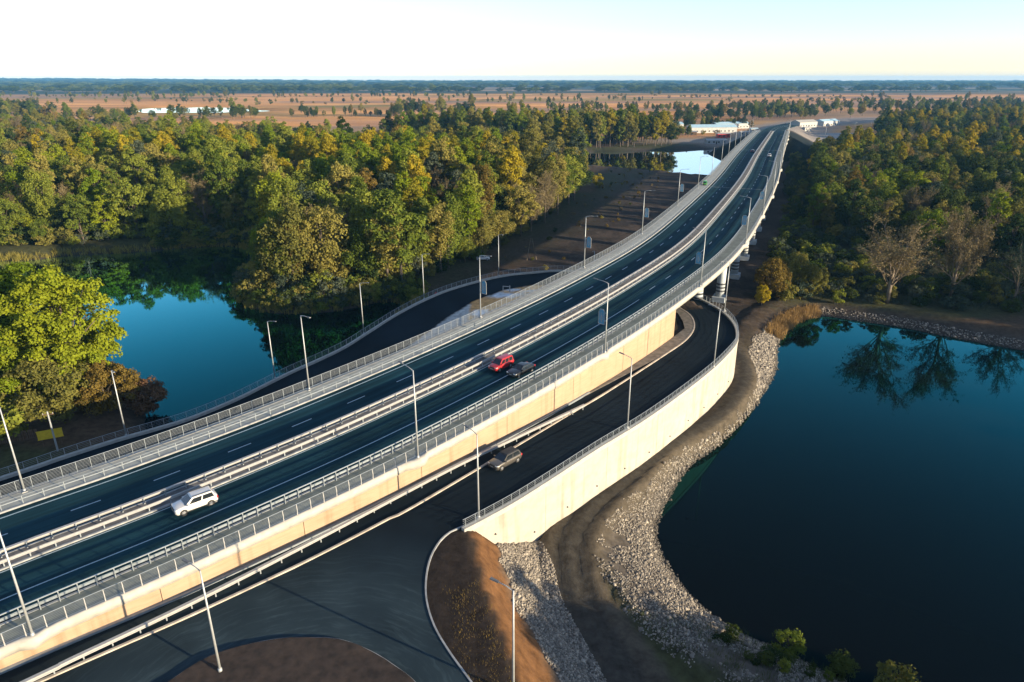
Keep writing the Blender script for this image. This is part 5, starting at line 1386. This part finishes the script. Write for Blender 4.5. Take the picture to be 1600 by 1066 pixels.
# ------------------------------------------------------------------ riprap
def rocks():
    rk = np.random.RandomState(3)
    t = (1+5**.5)/2
    ico = np.array([(-1,t,0),(1,t,0),(-1,-t,0),(1,-t,0),(0,-1,t),(0,1,t),(0,-1,-t),(0,1,-t),(t,0,-1),(t,0,1),(-t,0,-1),(-t,0,1)])/1.9
    fi = np.array([(0,11,5),(0,5,1),(0,1,7),(0,7,10),(0,10,11),(1,5,9),(5,11,4),(11,10,2),(10,7,6),(7,1,8),(3,9,4),(3,4,2),(3,2,6),(3,6,8),(3,8,9),(4,9,5),(2,4,11),(6,2,10),(8,6,7),(9,8,1)])
    def scatter(pts, smin, smax, name, label, mat):
        n = len(pts); z = tz(pts[:, 0], pts[:, 1]); s = smin+(smax-smin)*rk.rand(n, 1)**1.4; s = s*(1+.9*(rk.rand(n, 1) > .95))*np.interp(pts[:, 1:2], [72, 95], [1.0, 1.55])
        V = ico[None]*(1+rk.uniform(-.32, .32, (n, 12, 1)))*np.stack([rk.uniform(.75, 1.3, n), rk.uniform(.75, 1.3, n), rk.uniform(.55, .9, n)], 1)[:, None, :]
        a = rk.rand(n)*6.28; c, s_ = np.cos(a)[:, None], np.sin(a)[:, None]
        b = rk.normal(size=n)*.5; cb, sb = np.cos(b)[:, None], np.sin(b)[:, None]
        x, y, zz = V[..., 0].copy(), V[..., 1].copy(), V[..., 2].copy()
        y, zz = y*cb-zz*sb, y*sb+zz*cb
        V = np.stack([x*c-y*s_, x*s_+y*c, zz], -1)*s[:, :, None]
        V += np.column_stack([pts, z+s[:, 0]*.25])[:, None, :]
        F = (fi[None]+12*np.arange(n)[:, None, None]).reshape(-1, 3)
        kind(obj(name, fast_mesh(name, V.reshape(-1, 3), F), mat), 'stuff', label)
    m, n_, l, b = mat_new('riprap_stone')
    geo = n_.new('ShaderNodeNewGeometry'); r = n_.new('ShaderNodeValToRGB'); e = r.color_ramp.elements
    e[0].color = (.11, .098, .082, 1); e[1].color = (.34, .30, .235, 1); k = e.new(.5); k.color = (.17, .15, .122, 1); k = e.new(.8); k.color = (.26, .228, .18, 1)
    l.new(geo.outputs['Random Per Island'], r.inputs['Fac'])
    sz = n_.new('ShaderNodeSeparateXYZ'); l.new(geo.outputs['Position'], sz.inputs[0]); wr_ = n_.new('ShaderNodeMapRange'); wr_.inputs['From Min'].default_value = .12; wr_.inputs['From Max'].default_value = .42; wr_.inputs['To Min'].default_value = .35; l.new(sz.outputs[2], wr_.inputs['Value'])   # wet stones at the waterline
    wm = n_.new('ShaderNodeMix'); wm.data_type = 'RGBA'; wm.blend_type = 'MULTIPLY'; wm.inputs[0].default_value = 1; l.new(r.outputs['Color'], wm.inputs[6]); l.new(wr_.outputs[0], wm.inputs[7]); l.new(wm.outputs[2], b.inputs['Base Color']); b.inputs['Roughness'].default_value = .9
    xs = rk.uniform(2, 75, 420000); ys = rk.uniform(24, 152, 420000)
    d = -signed(xs, ys, LAKE_R)
    w = np.interp(ys, [30, 50, 62, 72, 85, 95, 110, 128, 140, 150], [10, 9.5, 9.0, 8.4, 6.6, 5.8, 5.6, 5.0, 3.6, 2.0])+1.6*(fbm(xs*.3, ys*.3, 2)-.5)
    dt = poly_dist(xs, ys, TRACK)[0]/np.interp(ys, [70, 88], [1.0, .62])
    k = (d > -.5) & (d < w) & (dt > 2.4+1.2*fbm(xs*.5, ys*.5, 2)) & (xs < 64) & (rk.rand(len(xs)) < np.interp(d/w, [0, .55, 1], [1, .9, .35]))
    k &= ~inside(xs, ys, U_POLY) & (poly_dist(xs, ys, OUTC[:140])[0] > 1.2)
    k &= ~((xs < 30) & (d/w > .45) & (fbm(xs*.35+4, ys*.35) > .56))
    scatter(np.column_stack([xs, ys])[k], .055, .125, 'riprap', 'broken grey-tan stones lining the lake shore', m)
    xs = rk.uniform(-4, 12, 52000); ys = rk.uniform(28, 67, 52000)
    d0, s0, _ = poly_dist(xs, ys, L0); dd = np.where(s0 > 0, d0, -d0); dt = poly_dist(xs, ys, TRACK)[0]
    sh = .10*np.clip(54-ys, 0, 14)
    k = (dd-sh > 2.7+1.2*(fbm(xs*.6, ys*.6, 2)-.5)) & (dd < 8.6) & (dt > 1.5) & ~((poly_dist(xs, ys, OUTC[:100])[1] > 0) & (ys > 57))
    scatter(np.column_stack([xs, ys])[k], .055, .125, 'riprap', 'broken pale stones covering the slope below the junction', m)
    xs = rk.uniform(66, 128, 22000); ys = rk.uniform(110, 160, 22000); d = -signed(xs, ys, LAKE_R)
    k = (d > -.2) & (d < 3.0)
    scatter(np.column_stack([xs, ys])[k][:4200], .05, .12, 'riprap', 'thin stone strip along the far lake shore', m)
rocks()

# ------------------------------------------------------------------ reeds and rank grass
def blades(name, label, pts, h0, h1, mat, n=14, spread=.35):
    rk = np.random.RandomState(8); k = len(pts); z = tz(pts[:, 0], pts[:, 1])
    base = np.repeat(np.column_stack([pts, z-.05]), n, 0); N = len(base)
    base[:, :2] += rk.normal(size=(N, 2))*spread
    h = rk.uniform(h0, h1, (N, 1)); lean = rk.normal(size=(N, 3))*.22; lean[:, 2] = 1; lean /= np.linalg.norm(lean, axis=1)[:, None]
    a = rk.rand(N)*6.28; w = np.column_stack([np.cos(a), np.sin(a), np.zeros(N)])*.035*h
    mid = base+lean*h*.55; tip = base+lean*h+np.column_stack([rk.normal(size=(N, 2))*.12*h, np.zeros(N)])
    V = np.stack([base-w, base+w, mid+w*.8, tip, mid-w*.8], 1).reshape(-1, 3); i = np.arange(N)[:, None]*5
    F = np.vstack([i+np.array([[0, 1, 2]]), i+np.array([[0, 2, 4]]), i+np.array([[4, 2, 3]])])
    kind(obj(name, fast_mesh(name, V, F), mat), 'stuff', label)
rk = np.random.RandomState(21)
xs = rk.uniform(48, 76, 6000); ys = rk.uniform(128, 160, 6000); d = -signed(xs, ys, LAKE_R)
k = (d > -.4) & (d < 2.6) & (xs < 72) & (ys > 138-.4*(xs-52))
blades('reeds', 'dry orange reeds round the corner of the lake', np.column_stack([xs, ys])[k][:420], .7, 1.7, LEAF['reed'])
xs = rk.uniform(-160, -25, 9000); ys = rk.uniform(150, 232, 9000); d = -signed(xs, ys, POND_L)
k = (d > -.6) & (d < 2.4)
blades('reeds', 'olive reeds along the far pond bank', np.column_stack([xs, ys])[k][:700], .8, 1.9, LEAF['olive'])
xs = rk.uniform(56, 135, 9000); ys = rk.uniform(150, 200, 9000); d = -signed(xs, ys, LAKE_R)
k = (d > 5) & inside(xs, ys, np.array([(58,160),(125,146),(140,165),(110,200),(80,200)]))
blades('rank_grass', 'grey dry grass under the leafless trees', np.column_stack([xs, ys])[k][:1400], .5, 1.1, LEAF['grey'], 10, .6)
xs = rk.uniform(10, 40, 5000); ys = rk.uniform(30, 56, 5000); d = -signed(xs, ys, LAKE_R)
k = (d > .3) & (d < 9) & (ys < 53)
blades('rank_grass', 'dark weeds growing through the shaded shore stones', np.column_stack([xs, ys])[k][:500], .25, .7, LEAF['dark'], 10, .4)
xs = rk.uniform(-6, 3, 3000); ys = rk.uniform(36, 50, 3000)
d0, s0, _ = poly_dist(xs, ys, L0); dd = np.where(s0 > 0, d0, -d0); k = (dd > -4.2) & (dd < -.2)
blades('rank_grass', 'dry brown tufts on the soil shoulder by the junction kerb', np.column_stack([xs, ys])[k][:160], .12, .35, LEAF['amber'], 9, .25)

# ------------------------------------------------------------------ small things
def simple(name, label, cat, loc, rz, parts, group=None):
    t = tag(empty(name, loc, rz), label, cat, group)
    for nm, mb, mt in parts: mb.build(nm, mt, t)
    return t
YEL = mat_plain('yellow_board_paint', (.55, .38, .02), .6, 0, .15, 2); WOOD = mat_plain('weathered_planks', (.10, .065, .04), .95, 0, .35, 2.5); REDP = mat_plain('red_machine_paint', (.40, .03, .03), .5, 0, .2, 3)
x, y = -66.3, 86.6; z = float(tz(x, y)[0])
pn = MB().box(-1.55, 1.55, -.05, .05, 1.2, 2.5); fr = MB().box(-1.6, 1.6, -.07, -.052, 2.44, 2.56).box(-1.6, 1.6, -.07, -.052, 1.14, 1.26)
simple('information_board', 'plain yellow board on posts behind the far parapet', 'board', (x, y, z), .45, [('panel', pn, YEL), ('frame', fr, YEL), ('post', MB().box(-1.2, -1.08, .06, .18, -.3, 2.4), WOOD), ('post', MB().box(1.08, 1.2, .06, .18, -.3, 2.4), WOOD)])
x, y = -64.6, 85.0; z = float(tz(x, y)[0])
simple('utility_pole', 'short weathered utility pole beside the yellow board', 'pole', (x, y, z), .3, [('pole', MB().tube([(0,0,-.3),(0,0,6.2)], [.14,.10], 8), M['lamp_grey']), ('crossarm', MB().box(-.7,.7,-.05,.05,5.7,5.82), WOOD), ('insulator', MB().tube([(-.6,0,5.82),(-.6,0,6.0)], .05, 6), M['rail_white']), ('insulator', MB().tube([(.6,0,5.82),(.6,0,6.0)], .05, 6), M['rail_white'])])
fx = np.array([(-84, 83.0), (-70, 88.6)]); t = tag(empty('plank_fence', (-84, 83.0, float(tz(-84, 83)[0])), math.atan2(5.6, 14)), 'weathered brown plank fence running to the yellow board', 'fence')
pm = MB().box(-.10, .10, -.015, .015, -.2, 1.55).mesh('plank'); pm.materials.append(WOOD)
for i in range(60):
    gx_ = .26*i; wx = -84+gx_*math.cos(math.atan2(5.6, 14)); wy = 83+gx_*math.sin(math.atan2(5.6, 14))
    o = bpy.data.objects.new('plank', pm); COL.objects.link(o); o.parent = t; o.location = (gx_, .02*math.sin(i*1.7), float(tz(wx, wy)[0])-t.location.z); o.rotation_euler = (0, .03*math.sin(i*2.3), 0)
x, y = 5.6, 195.3; z = float(tz(x, y)[0])
simple('utility_pole', 'wooden A-frame pole standing on the bare clearing', 'pole', (x, y, z), .2, [('pole', MB().tube([(-.2,0,6.5),(-1.3,0,-.2)], [.07,.10], 8), BARK_PALE), ('pole', MB().tube([(.2,0,6.5),(1.7,.2,-.2)], [.07,.10], 8), BARK_PALE), ('brace', MB().tube([(-.75,0,3.6),(.80,.08,3.6)], .04, 6), WOOD)])
x, y = -18.6, 147.5; z = float(tz(x, y)[0])
simple('crane_truck', 'small red digger behind the far ramp parapet', 'digger', (x, y, z), .6, [('tracks', MB().box(-1.1,1.1,-.9,-.45,0,.55).box(-1.1,1.1,.45,.9,0,.55), TRIM), ('body', MB().box(-1.2,.5,-.8,.8,.6,1.3), REDP), ('cab', MB().box(-.1,.85,-.75,.1,.75,2.2), REDP), ('boom', MB().tube([(.5,.35,1.0),(1.8,.35,2.9),(3.2,.35,2.0)], [.17,.13,.10], 6), REDP), ('bucket', MB().box(3.0,3.6,.05,.65,1.2,1.9), TRIM)])
x, y = -.5, 143.2; z = float(tz(x, y)[0])
simple('marker_post', 'white marker post with crossbar on the soil between the ramps', 'post', (x, y, z), -.3, [('post', MB().box(-.09,.09,-.09,.09,-.2,1.5), M['rail_white']), ('crossbar', MB().box(-1.6,.09,-.05,.05,1.15,1.3), M['rail_white']), ('post', MB().box(-1.6,-1.45,-.08,.08,-.2,1.15), M['rail_white'])])

# far bank works: cabins, sheds and a lorry
def cabin(label, x, y, L_, W_, H_, rz, wm, rm):
    z = float(tz(x, y)[0]); wl = MB().box(-L_/2, L_/2, -W_/2, W_/2, -.3, H_); rf = MB().add([(-L_/2-.3,-W_/2-.3,H_),(L_/2+.3,-W_/2-.3,H_),(L_/2+.3,W_/2+.3,H_),(-L_/2-.3,W_/2+.3,H_),(-L_/2-.3,0,H_+W_*.18),(L_/2+.3,0,H_+W_*.18)], [(0,1,5,4),(2,3,4,5),(0,4,3),(1,2,5),(3,2,1,0)])
    t = simple('site_cabin', label, 'cabin', (x, y, z), rz, [('wall', wl, wm), ('roof', rf, rm), ('door', MB().box(-.5,.5,-W_/2-.04,-W_/2-.005,0,2.1), TRIM)])
    for k in range(int(L_//4)): MB().box(-L_/2+1.2+4*k, -L_/2+2.6+4*k, -W_/2-.035, -W_/2-.004, 1.1, 2.2).build('window', GLASS, t)
BLUER = mat_plain('pale_blue_roofing', (.30, .45, .52), .6, 0, .1, .5)
cabin('long pale blue roofed shed beyond the river', 196, 700, 46, 14, 5, .12, M['concrete'], BLUER)
cabin('white cabin with pale roof on the far river bank', 205, 628, 9, 4, 3, .1, M['rail_white'], M['coping'])
cabin('reddish shed beside the far river bank', 190, 640, 12, 5, 3.4, .1, REDP, M['kerb'])
cabin('low white canopy building at the river edge', 165, 575, 16, 6, 3, .05, M['rail_white'], M['rail_white'])
cabin('pale blue shed by the far end of the bridge', 232, 760, 40, 10, 5, .3, M['concrete'], BLUER)
cabin('grey workshop with blue roof behind the long shed', 160, 735, 30, 12, 5.5, .1, M['concrete'], BLUER)
cabin('small white hut between river and long shed', 222, 655, 7, 4, 3, .2, M['rail_white'], BLUER)
cabin('brown hut at the near end of the long shed', 168, 668, 10, 5, 3.2, -.1, WOOD, M['kerb'])
cabin('pale roofed depot right of the bridge end', 300, 735, 26, 12, 5, .5, M['rail_white'], M['coping'])
cabin('blue roofed depot behind the bridge end', 352, 800, 30, 12, 5, .6, M['concrete'], BLUER)
cabin('white cabin beside the far loop road', 285, 690, 8, 4, 3, .4, M['rail_white'], M['rail_white'])
def lorry(x, y, rz):
    z = float(tz(x, y)[0]); pts = [('cab', MB().box(1.6,3.6,-1.2,1.2,.6,3.0), P_ORANGE), ('cargo_box', MB().box(-4,1.4,-1.25,1.25,1.0,3.2), P_ORANGE), ('chassis', MB().box(-4,3.4,-.5,.5,.5,.95), TRIM), ('windscreen', MB().box(3.6,3.63,-1.0,1.0,1.8,2.7), GLASS)]
    for xx in (2.6, -1.8, -3.0):
        for sy in (-1, 1): pts.append(('wheel', MB().tube([(xx, sy*.85, .5), (xx, sy*1.2, .5)], .5, 12), M['rubber']))
    simple('lorry', 'orange lorry on the road along the far wood', 'lorry', (x, y, z), rz, pts)
lorry(438, 715, .2)
# ------------------------------------------------------------------ haze
def haze():
    hb = MB(); hb.box(-12500, 12500, -900, 13500, -5, 82); h = hb.build('haze', None)
    m = bpy.data.materials.new('haze_air'); m.use_nodes = True; n = m.node_tree.nodes; n.clear()
    o = n.new('ShaderNodeOutputMaterial'); v = n.new('ShaderNodeVolumePrincipled')
    v.inputs['Color'].default_value = (.20, .56, 1.0, 1); v.inputs['Density'].default_value = HAZE; v.inputs['Anisotropy'].default_value = .0
    m.node_tree.links.new(v.outputs[0], o.inputs['Volume']); h.data.materials.append(m)
    kind(h, 'stuff', 'thin pale blue haze over the plain')
HAZE = 6e-5
haze()
